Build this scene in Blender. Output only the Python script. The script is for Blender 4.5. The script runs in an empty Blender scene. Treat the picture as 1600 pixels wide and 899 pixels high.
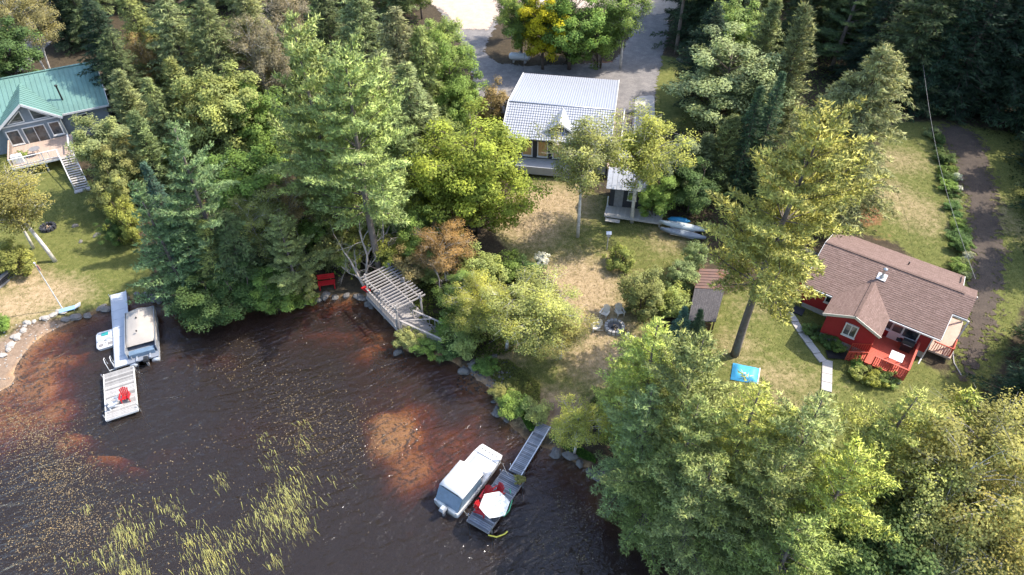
import bpy, math, random
import numpy as np
from mathutils import Vector, Matrix
R = math.radians
sc = bpy.context.scene
COL = sc.collection
random.seed(7)

# ------------------------------------------------------------------ camera, sky, sun, exposure
CAM_H, CAM_F, CAM_P = 42.0, 1067.0, R(42.4)          # metres, pixels at 1600 wide, pitch below the horizon
cd = bpy.data.cameras.new('camera'); cam = bpy.data.objects.new('camera', cd); COL.objects.link(cam)
cam.location = (0, 0, CAM_H); cam.rotation_euler = (R(90) - CAM_P, 0, 0)
cd.sensor_width = 36; cd.lens = 36 * CAM_F / 1600; cd.clip_end = 9000; cd.clip_start = 0.5
sc.camera = cam
SUN_EL, SUN_AZ = R(49), R(17)                         # azimuth measured from +X towards +Y
w = bpy.data.worlds.new('World'); sc.world = w; w.use_nodes = True
nt = w.node_tree; sky = nt.nodes.new('ShaderNodeTexSky'); sky.sky_type = 'NISHITA'; sky.sun_disc = False
sky.sun_elevation = SUN_EL; sky.sun_rotation = R(90) - SUN_AZ; sky.dust_density = 1.6
bg = nt.nodes['Background']; bg.inputs[1].default_value = 0.15
nt.links.new(sky.outputs[0], bg.inputs[0])
sl = bpy.data.lights.new('sun', 'SUN'); sl.energy = 2.65; sl.angle = R(0.53); sl.color = (1, 0.93, 0.82)
sun = bpy.data.objects.new('sun', sl); COL.objects.link(sun)
sd = Vector((math.cos(SUN_EL) * math.cos(SUN_AZ), math.cos(SUN_EL) * math.sin(SUN_AZ), math.sin(SUN_EL)))
sun.rotation_euler = sd.to_track_quat('Z', 'Y').to_euler()
vs = sc.view_settings; vs.view_transform = 'Standard'; vs.look = 'None'; vs.exposure = 1.54; vs.gamma = 1
sc.render.engine = 'CYCLES'; sc.cycles.max_bounces = 4; sc.cycles.transparent_max_bounces = 8
sc.cycles.diffuse_bounces = 2; sc.cycles.glossy_bounces = 2; sc.cycles.volume_bounces = 0
sc.cycles.caustics_reflective = False; sc.cycles.caustics_refractive = False

# ------------------------------------------------------------------ ground height
def G(px, py, z=0.0):
    """the place on the level z that the photo shows at a pixel"""
    s, c = math.sin(CAM_P), math.cos(CAM_P)
    dx, dy = (px - 800) / CAM_F, (449.5 - py) / CAM_F
    d = (dx, c + dy * s, -s + dy * c); t = (z - CAM_H) / d[2]
    return np.array((d[0] * t, d[1] * t))
SHORE_PX = [(-500, 800), (-200, 700), (-60, 640), (0, 613), (22, 600), (28, 570), (45, 545), (75, 520), (105, 508), (140, 494), (172, 479),
  (200, 468), (235, 470), (262, 488), (300, 492), (345, 486), (400, 478), (470, 470), (540, 462), (572, 466), (592, 486),
  (614, 508), (636, 530), (625, 548), (650, 553), (690, 558), (722, 575), (745, 592), (765, 605), (778, 622), (772, 645),
  (790, 660), (825, 690), (870, 708), (920, 735), (955, 758), (990, 790), (1050, 830), (1120, 862), (1180, 878),
  (1240, 893), (1330, 930), (1500, 1000), (1800, 1080)]
SHORE = np.array([G(*p) for p in SHORE_PX])
LAND = np.array([(-4000., 10.)] + list(map(tuple, SHORE)) + [(200., -20.), (4000., -60.), (4000., 5000.), (-4000., 5000.)])

def sdf(P, poly, closed=True):
    """signed distance, positive inside the polygon"""
    P = np.atleast_2d(np.asarray(P, float)); n = len(poly)
    d = np.full(len(P), 1e9); ins = np.zeros(len(P), bool)
    for i in range(n):
        a, b = poly[i], poly[(i + 1) % n]; e = b - a; L = (e ** 2).sum() + 1e-12
        t = np.clip(((P - a) @ e) / L, 0, 1)
        d = np.minimum(d, np.hypot(*(P - a - t[:, None] * e).T))
        c = ((a[1] > P[:, 1]) != (b[1] > P[:, 1]))
        with np.errstate(divide='ignore', invalid='ignore'):
            xx = a[0] + (P[:, 1] - a[1]) * e[0] / (e[1] if abs(e[1]) > 1e-12 else 1e-12)
        ins ^= c & (P[:, 0] < xx)
    return np.where(ins, d, -d)
SHOALS = [(615, 675, 3.0, 3.4, 1.), (640, 725, 2.8, 2.8, .93), (700, 690, 2.2, 2.0, .72), (520, 515, 4.2, .9, .62), (585, 525, 1.6, .8, .85), (570, 545, 1.8, .7, .8), (775, 612, 2.0, 1.6, .8), (740, 602, 1.4, .8, .75),
  (70, 572, 1.6, 1.4, .95), (105, 556, 1.6, .7, .9), (138, 545, 1.2, .5, .9), (55, 610, 2.2, 2.0, .95), (84, 640, 1.3, 2.2, .95), (105, 685, 1.5, 1.4, .95), (150, 712, 2.2, .8, .92), (195, 722, 1.6, .6, .8), (10, 660, 3.2, 2.4, .9), (955, 785, 1.8, 1.4, .9), (300, 548, 3.0, .8, .5), (235, 690, 1.4, 1.2, .45), (700, 770, 3, 2, .55), (380, 650, 4, 2, .35)]
SHW = [(G(a, b), sx, sy, k) for a, b, sx, sy, k in SHOALS]
def heights(P):
    P = np.atleast_2d(np.asarray(P, float)); d = sdf(P, LAND); x, y = P.T
    dl = np.maximum(d, 0)
    beach = np.exp(-(((x + 37) / 6) ** 2 + ((y - 38) / 7) ** 2))
    bank = .42 * (1 - beach * .75)
    hl = bank * (1 - np.exp(-dl / .55)) + .042 * np.minimum(dl, 40) + .006 * np.clip(dl - 40, 0, 300)
    dw = np.maximum(-d, 0)
    depth = .05 + 3.2 * (1 - np.exp(-dw / 5.0))
    k = np.zeros(len(P))
    for c, sx, sy, kk in SHW:
        wob = .25 * np.sin(x * 1.3 + y * .6) + .2 * np.sin(y * 1.9 - x * .7) + .16 * np.sin(3.1 * x + 1.1 * y)
        k = np.maximum(k, kk * np.exp(-np.maximum(0, (((x - c[0]) / sx) ** 2 + ((y - c[1]) / sy) ** 2) * (1 + wob) - .25)))
    depth = depth * (1 - k) + np.minimum(depth, .13) * k
    und = .05 * np.sin(x * .55 + 1) * np.sin(y * .47) + .03 * np.sin(x * 1.7) * np.sin(y * 1.4 + 2)
    return np.where(d > 0, hl + und * np.minimum(1, dl / 4), -depth + und * .6 * np.minimum(1, dw / 3))
def hz(x, y): return float(heights([(x, y)])[0])
def GG(px, py, up=0.0):
    """the place on the ground (or `up` metres above it) seen at a pixel: world x, y, ground z"""
    z = 1.0
    for _ in range(6):
        p = G(px, py, z + up); z = max(hz(*p), 0.0)
    return float(p[0]), float(p[1]), z

# ------------------------------------------------------------------ materials
def new_mat(name):
    m = bpy.data.materials.new(name); m.use_nodes = True; m.node_tree.nodes.clear()
    o = m.node_tree.nodes.new('ShaderNodeOutputMaterial'); return m, m.node_tree, o
class NT:
    def __init__(s, t): s.t = t
    def n(s, typ, **kw):
        x = s.t.nodes.new('ShaderNode' + typ)
        for k, v in kw.items():
            if k.startswith('_'): setattr(x, k[1:], v)
            else: s.set(x, k, v)
        return x
    def set(s, x, k, v):
        i = x.inputs[int(k[1:])] if k[0] == 'i' and k[1:].isdigit() else x.inputs[k.replace('__', ' ')]
        if hasattr(v, 'is_linked') or isinstance(v, bpy.types.NodeSocket): s.t.links.new(v, i)
        elif isinstance(v, tuple) and len(v) == 3 and i.type == 'RGBA': i.default_value = v + (1,)
        else: i.default_value = v
    def noise(s, scale, detail=4, rough=.6, vec=None):
        x = s.n('TexNoise', Scale=scale, Detail=detail, Roughness=rough)
        if vec is not None: s.t.links.new(vec, x.inputs['Vector'])
        return x.outputs['Fac']
    def math(s, op, a, b=0.0, clamp=False):
        x = s.n('Math', i0=a, i1=b); x.operation = op; x.use_clamp = clamp; return x.outputs[0]
    def ramp(s, f, stops):
        x = s.n('ValToRGB', i0=f); e = x.color_ramp.elements
        while len(e) < len(stops): e.new(.5)
        for k, (p, c) in zip(e, stops): k.position = p; k.color = tuple(c) + (1,) if len(c) == 3 else c
        return x.outputs[0]
    def mix(s, f, a, b, mode='MIX'):
        x = s.t.nodes.new('ShaderNodeMix'); x.data_type = 'RGBA'; x.blend_type = mode
        for i, v in ((0, f), (6, a), (7, b)):
            if isinstance(v, bpy.types.NodeSocket): s.t.links.new(v, x.inputs[i])
            else: x.inputs[i].default_value = v + (1,) if isinstance(v, tuple) and len(v) == 3 else v
        return x.outputs[2]
    def attr(s, name): return s.n('Attribute', _attribute_name=name).outputs['Fac']
    def pos(s): return s.n('NewGeometry').outputs['Position']
    def obj(s): return s.n('TexCoord').outputs['Object']
    def bump(s, h, strength=.4, dist=.05):
        return s.n('Bump', Height=h, Strength=strength, Distance=dist).outputs[0]
MATS = {}
def mat(name, col, rough=.7, var=.18, scale=3.0, bump=.15, metal=0.0, spec=.3, fine=40, dirt=None):
    if name in MATS: return MATS[name]
    m, t, o = new_mat(name); q = NT(t)
    v = q.obj(); a = q.noise(scale, 5, .65, v); b = q.noise(fine, 2, .5, v)
    f = q.math('ADD', q.math('MULTIPLY', a, .7), q.math('MULTIPLY', b, .3))
    lo = tuple(c * (1 - var) for c in col); hi = tuple(min(1, c * (1 + var)) for c in col)
    c = q.ramp(f, [(.3, lo), (.7, hi)])
    if dirt: c = q.mix(q.math('MULTIPLY', q.ramp(q.noise(scale * .6, 6, .7, v), [(.48, (0, 0, 0)), (.68, (1, 1, 1))]), .75), c, dirt)
    p = q.n('BsdfPrincipled', Base__Color=c, Roughness=rough, Metallic=metal)
    p.inputs['Specular IOR Level'].default_value = spec
    if bump: t.links.new(q.bump(f, bump, .02), p.inputs['Normal'])
    t.links.new(p.outputs[0], o.inputs[0]); MATS[name] = m; return m

def leaf_mat(name, trans=.3, lo=.5, hi=1.5, warm=(1.25, 1.08, .6), warmamt=.35):
    m, t, o = new_mat(name); q = NT(t)
    oc = q.n('ObjectInfo').outputs['Color']; v = q.attr('v')
    k = q.ramp(v, [(0, (lo * .94, lo, lo * 1.1)), (.55, (.95,) * 3), (1, (hi * 1.02, hi, hi * .86))])
    c = q.mix(1.0, oc, k, 'MULTIPLY')
    pn = q.ramp(q.noise(.55, 3, .6, q.pos()), [(.45, (0, 0, 0)), (.68, (1, 1, 1))])
    c2 = q.mix(1.0, c, warm, 'MULTIPLY')
    c = q.mix(q.math('MULTIPLY', pn, warmamt), c, c2)
    at = q.n('Attribute', _attribute_name='nrm').outputs['Vector']
    vt = q.n('VectorTransform', Vector=at, _vector_type='NORMAL', _convert_from='OBJECT', _convert_to='WORLD').outputs[0]
    gn = q.n('NewGeometry').outputs['Normal']
    ad = q.n('VectorMath', i0=vt, i1=q.n('VectorMath', i0=gn, i1=(.35, .35, .35), _operation='MULTIPLY').outputs[0], _operation='ADD').outputs[0]
    nn = q.n('VectorMath', i0=ad, _operation='NORMALIZE').outputs[0]
    p = q.n('BsdfPrincipled', Base__Color=c, Roughness=.65, Normal=nn); p.inputs['Specular IOR Level'].default_value = .15
    tr = q.n('BsdfTranslucent', Color=q.mix(1.0, c, (1.25, 1.3, .6), 'MULTIPLY'), Normal=nn)
    mx = q.n('MixShader', i0=trans, i1=p.outputs[0], i2=tr.outputs[0])
    t.links.new(mx.outputs[0], o.inputs[0]); MATS[name] = m; return m
LEAF = leaf_mat('broad_leaf', .38); NEEDLE = leaf_mat('needle_leaf', .30, .48, 1.55, (1.2, 1.08, .68), .3)
BARK = mat('bark_brown', (.13, .10, .08), .9, .45, 4, .6, fine=18); PBARK = mat('bark_pine', (.17, .14, .12), .9, .4, 3, .6, fine=14)
BIRCH = mat('bark_birch', (.62, .58, .52), .75, .25, 4, .2, fine=9, dirt=(.12, .10, .09)); DEAD = mat('dead_wood', (.40, .35, .31), .85, .25, 4, .3)

# ------------------------------------------------------------------ mesh helpers
def link(o, parent=None):
    COL.objects.link(o)
    if parent: o.parent = parent
    return o
def tag(o, label=None, cat=None, group=None, kind=None):
    if label: o['label'] = label
    if cat: o['category'] = cat
    if group: o['group'] = group
    if kind: o['kind'] = kind
    return o
def thing(name, label, cat, loc=(0, 0, 0), rz=0, group=None):
    o = bpy.data.objects.new(name, None); o.empty_display_size = .3; COL.objects.link(o)
    o.location = loc; o.rotation_euler = (0, 0, rz); return tag(o, label, cat, group)
def fast_mesh(name, V, n, v=None, nrm=None):
    """V: (faces*n, 3) corner positions, every face with n corners of its own"""
    V = np.asarray(V, np.float32).reshape(-1, 3); nf = len(V) // n
    me = bpy.data.meshes.new(name); me.vertices.add(len(V)); me.vertices.foreach_set('co', V.ravel())
    me.loops.add(len(V)); me.loops.foreach_set('vertex_index', np.arange(len(V), dtype=np.int32))
    me.polygons.add(nf); me.polygons.foreach_set('loop_start', np.arange(0, len(V), n, dtype=np.int32))
    me.update(calc_edges=True)
    if v is not None:
        a = me.attributes.new('v', 'FLOAT', 'FACE'); a.data.foreach_set('value', np.asarray(v, np.float32))
        if nrm is None: nrm = np.tile(np.array((0, 0, 1.)), (nf, 1))
        a = me.attributes.new('nrm', 'FLOAT_VECTOR', 'FACE'); a.data.foreach_set('vector', np.asarray(nrm, np.float32).ravel())
    return me
class MB:
    """collects boxes, tubes, quads into one mesh"""
    def __init__(s): s.v = []; s.f = []
    def add(s, vs_, fs):
        b = len(s.v); s.v += [tuple(p) for p in vs_]; s.f += [tuple(i + b for i in f) for f in fs]; return s
    def box(s, c, d, rz=0, rx=0, ry=0):
        m = Matrix.Rotation(rz, 3, 'Z') @ Matrix.Rotation(ry, 3, 'Y') @ Matrix.Rotation(rx, 3, 'X')
        vs_ = [Vector(c) + m @ Vector((x * d[0] / 2, y * d[1] / 2, z * d[2] / 2)) for x in (-1, 1) for y in (-1, 1) for z in (-1, 1)]
        return s.add(vs_, [(0, 1, 3, 2), (4, 6, 7, 5), (0, 4, 5, 1), (2, 3, 7, 6), (0, 2, 6, 4), (1, 5, 7, 3)])
    def prism(s, pts, z0, z1):
        n = len(pts); z0 = z0 if hasattr(z0, '__len__') else [z0] * n; z1 = z1 if hasattr(z1, '__len__') else [z1] * n
        vs_ = [(p[0], p[1], z0[i]) for i, p in enumerate(pts)] + [(p[0], p[1], z1[i]) for i, p in enumerate(pts)]
        return s.add(vs_, [tuple(range(n - 1, -1, -1)), tuple(range(n, 2 * n))] + [(i, (i + 1) % n, n + (i + 1) % n, n + i) for i in range(n)])
    def slab(s, quad, th):
        """quad of four 3-D points thickened downwards along its normal"""
        q = [Vector(p) for p in quad]; nn = (q[1] - q[0]).cross(q[3] - q[0]).normalized()
        if nn.z < 0: nn = -nn
        return s.add(q + [p - nn * th for p in q], [(0, 1, 2, 3), (7, 6, 5, 4)] + [(i, i + 4, (i + 1) % 4 + 4, (i + 1) % 4) for i in range(4)])
    def bar(s, a, b, wd, ht=None):
        a, b = Vector(a), Vector(b); d = b - a; L = d.length; ht = ht or wd
        m = d.to_track_quat('X', 'Z').to_matrix()
        c = (a + b) / 2
        vs_ = [c + m @ Vector((x * L / 2, y * wd / 2, z * ht / 2)) for x in (-1, 1) for y in (-1, 1) for z in (-1, 1)]
        return s.add(vs_, [(0, 1, 3, 2), (4, 6, 7, 5), (0, 4, 5, 1), (2, 3, 7, 6), (0, 2, 6, 4), (1, 5, 7, 3)])
    def tube(s, pts, rad, n=6, cap=True):
        pts = [Vector(p) for p in pts]; rad = rad if hasattr(rad, '__len__') else [rad] * len(pts); b = len(s.v)
        for i, p in enumerate(pts):
            d = (pts[min(i + 1, len(pts) - 1)] - pts[max(i - 1, 0)]); d = d.normalized() if d.length > 1e-9 else Vector((0, 0, 1))
            u = d.orthogonal().normalized() if abs(d.z) > .98 else d.cross(Vector((0, 0, 1))).normalized(); w_ = d.cross(u)
            for k in range(n):
                a = 2 * math.pi * k / n; s.v.append(tuple(p + (u * math.cos(a) + w_ * math.sin(a)) * rad[i]))
        for i in range(len(pts) - 1):
            for k in range(n): s.f.append((b + i * n + k, b + i * n + (k + 1) % n, b + (i + 1) * n + (k + 1) % n, b + (i + 1) * n + k))
        if cap: s.f.append(tuple(b + k for k in range(n - 1, -1, -1))); e = b + (len(pts) - 1) * n; s.f.append(tuple(e + k for k in range(n)))
        return s
    def lathe(s, prof, n=16, c=(0, 0, 0)):
        b = len(s.v)
        for r, z in prof:
            for k in range(n): a = 2 * math.pi * k / n; s.v.append((c[0] + r * math.cos(a), c[1] + r * math.sin(a), c[2] + z))
        for i in range(len(prof) - 1):
            for k in range(n): s.f.append((b + i * n + k, b + i * n + (k + 1) % n, b + (i + 1) * n + (k + 1) % n, b + (i + 1) * n + k))
        return s
    def loft(s, rings, cap=True):
        b = len(s.v); n = len(rings[0])
        for r in rings: s.v += [tuple(p) for p in r]
        for i in range(len(rings) - 1):
            for k in range(n): s.f.append((b + i * n + k, b + i * n + (k + 1) % n, b + (i + 1) * n + (k + 1) % n, b + (i + 1) * n + k))
        if cap: s.f.append(tuple(b + k for k in range(n - 1, -1, -1))); e = b + (len(rings) - 1) * n; s.f.append(tuple(e + k for k in range(n)))
        return s
    def mesh(s, name, m, smooth=False, bevel=0):
        me = bpy.data.meshes.new(name); me.from_pydata(s.v, [], s.f); me.update()
        me.materials.append(m)
        if smooth: me.polygons.foreach_set('use_smooth', [True] * len(me.polygons))
        return me
    def build(s, name, m, parent=None, smooth=False, loc=None, rz=0):
        o = bpy.data.objects.new(name, s.mesh(name, m, smooth)); link(o, parent)
        if loc is not None: o.location = loc
        o.rotation_euler = (0, 0, rz); return o
def put(name, me, parent, loc, rz=0, scale=None):
    o = bpy.data.objects.new(name, me); link(o, parent); o.location = loc; o.rotation_euler = (0, 0, rz)
    if scale is not None: o.scale = scale
    return o

# ------------------------------------------------------------------ ground, water
def axis(a, b, st, far0, far1, grow=1.35):
    c = list(np.arange(a, b + .01, st)); s_ = st; lo = [a]; hi = [c[-1]]
    while lo[-1] > far0: s_ *= grow; lo.append(lo[-1] - s_)
    s_ = st
    while hi[-1] < far1: s_ *= grow; hi.append(hi[-1] + s_)
    return np.array(lo[:0:-1] + c + hi[1:])
def grid_mesh(name, X, Y, Z, m, attrs=None, keep=None):
    nx, ny = len(X), len(Y); xx, yy = np.meshgrid(X, Y)
    V = np.stack([xx.ravel(), yy.ravel(), Z], 1)
    i = np.arange(nx * ny).reshape(ny, nx)
    F = np.stack([i[:-1, :-1].ravel(), i[:-1, 1:].ravel(), i[1:, 1:].ravel(), i[1:, :-1].ravel()], 1)
    if keep is not None:
        F = F[keep]; used = np.unique(F); mp = np.zeros(len(V), int); mp[used] = np.arange(len(used)); F = mp[F]; V = V[used]
    me = bpy.data.meshes.new(name); me.vertices.add(len(V)); me.vertices.foreach_set('co', V.astype(np.float32).ravel())
    me.loops.add(F.size); me.loops.foreach_set('vertex_index', F.ravel().astype(np.int32))
    me.polygons.add(len(F)); me.polygons.foreach_set('loop_start', np.arange(0, F.size, 4, dtype=np.int32)); me.update(calc_edges=True)
    me.polygons.foreach_set('use_smooth', [True] * len(F)); me.materials.append(m)
    for k, a in (attrs or {}).items():
        if keep is not None: a = a[used]
        me.attributes.new(k, 'FLOAT', 'POINT').data.foreach_set('value', a.astype(np.float32))
    return me
def poly_px(pts): return np.array([GG(*p)[:2] for p in pts])
LAWNS = [
  [(800, 300), (830, 262), (930, 300), (1060, 345), (1085, 390), (1060, 440), (1040, 500), (990, 580), (930, 640), (870, 690), (800, 655), (780, 620), (740, 560), (800, 520), (900, 500), (860, 430), (800, 400), (770, 360)],
  [(1100, 470), (1200, 440), (1290, 470), (1480, 590), (1500, 470), (1400, 380), (1300, 350), (1320, 300), (1400, 190), (1480, 190), (1600, 210), (1620, 420), (1570, 560), (1520, 640), (1440, 690), (1350, 720), (1200, 700), (1080, 620)],
  [(-60, 560), (0, 540), (30, 505), (120, 490), (230, 462), (240, 420), (190, 350), (150, 290), (90, 240), (0, 240), (-90, 300)],
  [(1020, 85), (1085, 95), (1110, 190), (1080, 210), (1020, 190)]]
LAWNW = [poly_px(l) for l in LAWNS]
DRY = [(1400, 250, 4, 3, .5), (1430, 330, 3, 4, .55), (1390, 300, 2.5, 3, .6), (1560, 330, 2, 6, .4), (860, 320, 5, 4, .95), (830, 350, 4, 4, .9), (900, 450, 5, 5, 1.), (930, 500, 4, 4, .95), (850, 470, 5, 4, .9), (950, 560, 4, 3, .9), (860, 640, 3, 2, 1.), (1050, 370, 3, 3, .5), (1150, 540, 2.2, 2.2, .45), (1210, 590, 3, 2, .5), (1250, 600, 3, 2, .35),  # leading spots paint sunlit patches on the right lawn; the rest are dry grass
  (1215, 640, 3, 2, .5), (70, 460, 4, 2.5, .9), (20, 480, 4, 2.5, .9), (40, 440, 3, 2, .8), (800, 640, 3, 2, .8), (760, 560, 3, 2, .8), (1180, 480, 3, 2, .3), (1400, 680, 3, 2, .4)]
DRY_SUNLITW = [(GG(a, b)[:2], sx, sy, k) for a, b, sx, sy, k in DRY]
SANDY = [(20, 570, 3.5, 4.5, 1.), (90, 515, 4, 1.2, .8), (770, 640, 2, 2, .7), (760, 595, 3, 1.2, .9), (870, 640, 1.5, 1, .8), (830, 650, 2, 1, .6), (1340, 330, 2, 2, .0), (700, 545, 2, 1, .5), (610, 560, 1.5, 1, .6)]
SANDW = [(GG(a, b)[:2], sx, sy, k) for a, b, sx, sy, k in SANDY]
REDL = [(1345, 330, 2.2, 2.6, 1.), (1375, 370, 2.5, 1.5, .4), (1040, 370, 3, 2, .35), (1075, 430, 2.5, 2, .8), (1020, 80, 3, 2, .5), (960, 100, 4, 1.5, .7)]
REDW = [(GG(a, b)[:2], sx, sy, k) for a, b, sx, sy, k in REDL]
GX, GY = axis(-95, 95, .7, -3500, 3500), axis(8, 128, .7, -900, 4500)
gxx, gyy = np.meshgrid(GX, GY); GP = np.stack([gxx.ravel(), gyy.ravel()], 1)
GZ = heights(GP)
lawn = np.zeros(len(GP))
for L in LAWNW: lawn = np.maximum(lawn, np.clip(sdf(GP, L) / 2.0 + .5, 0, 1))
def spots(W):
    a = np.zeros(len(GP))
    for c, sx, sy, k in W: a = np.maximum(a, k * np.exp(-(((GP[:, 0] - c[0]) / sx) ** 2 + ((GP[:, 1] - c[1]) / sy) ** 2) ** 1.3))
    return a
m, t, o = new_mat('ground'); q = NT(t); P_ = q.pos()
n1 = q.noise(.35, 5, .6, P_); n2 = q.noise(2.2, 5, .7, P_); n3 = q.noise(14, 3, .7, P_)
mixn = q.math('ADD', q.math('MULTIPLY', n2, .55), q.math('MULTIPLY', n3, .45))
grass = q.ramp(mixn, [(.28, (.055, .070, .022)), (.5, (.135, .145, .042)), (.72, (.235, .215, .080))])
dry_sunlitc = q.ramp(mixn, [(.28, (.190, .145, .072)), (.5, (.360, .265, .155)), (.72, (.500, .380, .240))])
def maskn(at, amp=.9, nz=None, r0=.38, r1=.66):
    a = q.math('ADD', q.attr(at), q.math('MULTIPLY', q.math('SUBTRACT', nz or n2, .5), amp))
    return q.ramp(a, [(r0, (0, 0, 0)), (r1, (1, 1, 1))])
lit = q.ramp(mixn, [(.3, (.030, .024, .017)), (.55, (.075, .058, .038)), (.75, (.15, .11, .07))])
c = q.mix(maskn('lawn'), lit, q.mix(maskn('dry', 1.1, n2, .12, .88), grass, dry_sunlitc))  # this lawn mask holds dry grass plus the painted patches of sunlight
c = q.mix(maskn('redleaf'), c, q.ramp(n3, [(.35, (.12, .05, .028)), (.65, (.34, .17, .09))]))
sand = q.ramp(mixn, [(.3, (.15, .105, .075)), (.7, (.32, .235, .17))])
c = q.mix(maskn('sand'), c, sand)
bedc = q.ramp(mixn, [(.35, (.30, .17, .075)), (.5, (.50, .30, .15)), (.66, (.64, .42, .23))])
c = q.mix(q.attr('bed'), c, bedc)
p = q.n('BsdfPrincipled', Base__Color=c, Roughness=.95); p.inputs['Specular IOR Level'].default_value = .1
t.links.new(q.bump(mixn, .7, .12), p.inputs['Normal']); t.links.new(p.outputs[0], o.inputs[0])
me = grid_mesh('ground', GX, GY, GZ, m, dict(lawn=lawn, dry=spots(DRY_SUNLITW), sand=spots(SANDW), redleaf=spots(REDW), bed=np.clip(.5 - GZ * 6, 0, 1)))
tag(link(bpy.data.objects.new('ground', me)), kind='structure')

# water: a rippled surface over a closed body of tea-brown water
m, t, o = new_mat('lake_water'); q = NT(t)
mp = q.n('Mapping', Vector=q.pos(), _vector_type='TEXTURE'); mp.inputs['Rotation'].default_value = (0, 0, R(26)); mp.inputs['Scale'].default_value = (3.2, 1.0, 1)
ws = q.n('TexNoise', Vector=mp.outputs[0], Scale=1.25, Detail=2.5, Roughness=.5, Distortion=.9).outputs['Fac']
mp2 = q.n('Mapping', Vector=q.pos(), _vector_type='TEXTURE'); mp2.inputs['Rotation'].default_value = (0, 0, R(8)); mp2.inputs['Scale'].default_value = (2.0, 1.0, 1)
ws2 = q.n('TexNoise', Vector=mp2.outputs[0], Scale=2.8, Detail=2, Roughness=.5, Distortion=1.0).outputs['Fac']
calm = q.ramp(q.noise(.09, 3, .5, q.pos()), [(.3, (.35,) * 3), (.7, (1,) * 3)])
hgt = q.math('MULTIPLY', q.math('ADD', ws, q.math('MULTIPLY', ws2, .45)), calm)
bn = q.bump(hgt, 1.0, .42)
fr = q.n('Fresnel', IOR=1.34, Normal=bn).outputs[0]
gl = q.n('BsdfGlossy', Roughness=.13, Normal=bn, Color=(.95, .97, 1.0)); tp = q.n('BsdfTransparent', Color=(.97, .95, .92))
df = q.n('BsdfDiffuse', Color=(.082, .064, .054))
m1 = q.n('MixShader', i0=.26, i1=tp.outputs[0], i2=df.outputs[0])
mx = q.n('MixShader', i0=q.math('MULTIPLY', fr, 1.25, True), i1=m1.outputs[0], i2=gl.outputs[0])
t.links.new(mx.outputs[0], o.inputs[0])
va = q.n('VolumeAbsorption', Color=(.74, .53, .32), Density=3.0); t.links.new(va.outputs[0], o.inputs[1])
b = MB().box((0, -400, -2.0), (3000, 1000, 4.0))
wo = b.build('lake', m); tag(wo, kind='structure')

def sheet(name, pts, m, zoff, res=.7, world=False, pad=.8):
    poly = np.array(pts) if world else poly_px(pts)
    x0, y0 = poly.min(0) - pad - res; x1, y1 = poly.max(0) + pad + res
    X, Y = np.arange(x0, x1, res), np.arange(y0, y1, res); xx, yy = np.meshgrid(X, Y); P = np.stack([xx.ravel(), yy.ravel()], 1)
    d = sdf(P, poly); i = np.arange(len(P)).reshape(len(Y), len(X))
    dm = d.reshape(len(Y), len(X)); k = np.maximum.reduce([dm[:-1, :-1], dm[1:, :-1], dm[:-1, 1:], dm[1:, 1:]]).ravel() > -pad
    o_ = link(bpy.data.objects.new(name, grid_mesh(name, X, Y, heights(P) + zoff, m, dict(edge=d), k)))
    return tag(o_, kind='structure')
def ragged(name, stops, wob=1.3, scale=1.1, fine=9, rut=None):
    m, t, o = new_mat(name); q = NT(t); P_ = q.pos()
    n2 = q.noise(scale, 5, .7, P_); n3 = q.noise(fine, 4, .75, P_); f = q.math('ADD', q.math('MULTIPLY', n2, .5), q.math('MULTIPLY', n3, .5))
    p = q.n('BsdfPrincipled', Base__Color=q.ramp(f, stops), Roughness=.95); p.inputs['Specular IOR Level'].default_value = .15
    t.links.new(q.bump(n3, .5, .05), p.inputs['Normal'])
    e = q.math('ADD', q.attr('edge'), q.math('MULTIPLY', q.math('SUBTRACT', q.noise(1.6, 5, .75, P_), .5), wob * 2))
    a = q.math('GREATER_THAN', e, 0.0)
    mx = q.n('MixShader', i0=a, i1=q.n('BsdfTransparent').outputs[0], i2=p.outputs[0]); t.links.new(mx.outputs[0], o.inputs[0]); return m
GRAVEL = ragged('gravel', [(.3, (.12, .112, .108)), (.5, (.20, .185, .178)), (.7, (.33, .30, .275))], 1.2)
SANDR = ragged('sandy_gravel', [(.3, (.33, .26, .21)), (.7, (.55, .45, .37))], 1.4)
SOIL = ragged('track_soil', [(.3, (.05, .040, .035)), (.55, (.095, .075, .060)), (.75, (.18, .14, .105))], 3.4)
sheet('driveway', [(672, 0), (672, -25), (800, -25), (775, 40), (755, 80), (778, 100), (830, 104), (955, 99), (975, 80), (985, 40), (955, 5), (955, -20), (1050, -20), (1042, 60), (1030, 110), (1022, 160), (1008, 176), (968, 178), (800, 180), (770, 175), (742, 140), (735, 100), (712, 50)], GRAVEL, .05)
sheet('road', [(640, -6), (640, -70), (1120, -70), (1120, -6), (1040, 22), (985, 26), (955, 14), (790, 14), (760, 48), (720, 46), (690, 16)], SANDR, .09)
sheet('lane', [(-40, 150), (-60, 100), (20, 60), (50, 20), (60, -10), (90, -10), (95, 30), (85, 60), (60, 90), (20, 122)], GRAVEL, .05)
sheet('track', [(1462, 200), (1490, 192), (1530, 215), (1556, 300), (1568, 400), (1555, 500), (1530, 570), (1500, 590), (1505, 530), (1520, 420), (1512, 320), (1490, 245)], SOIL, .05)

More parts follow.
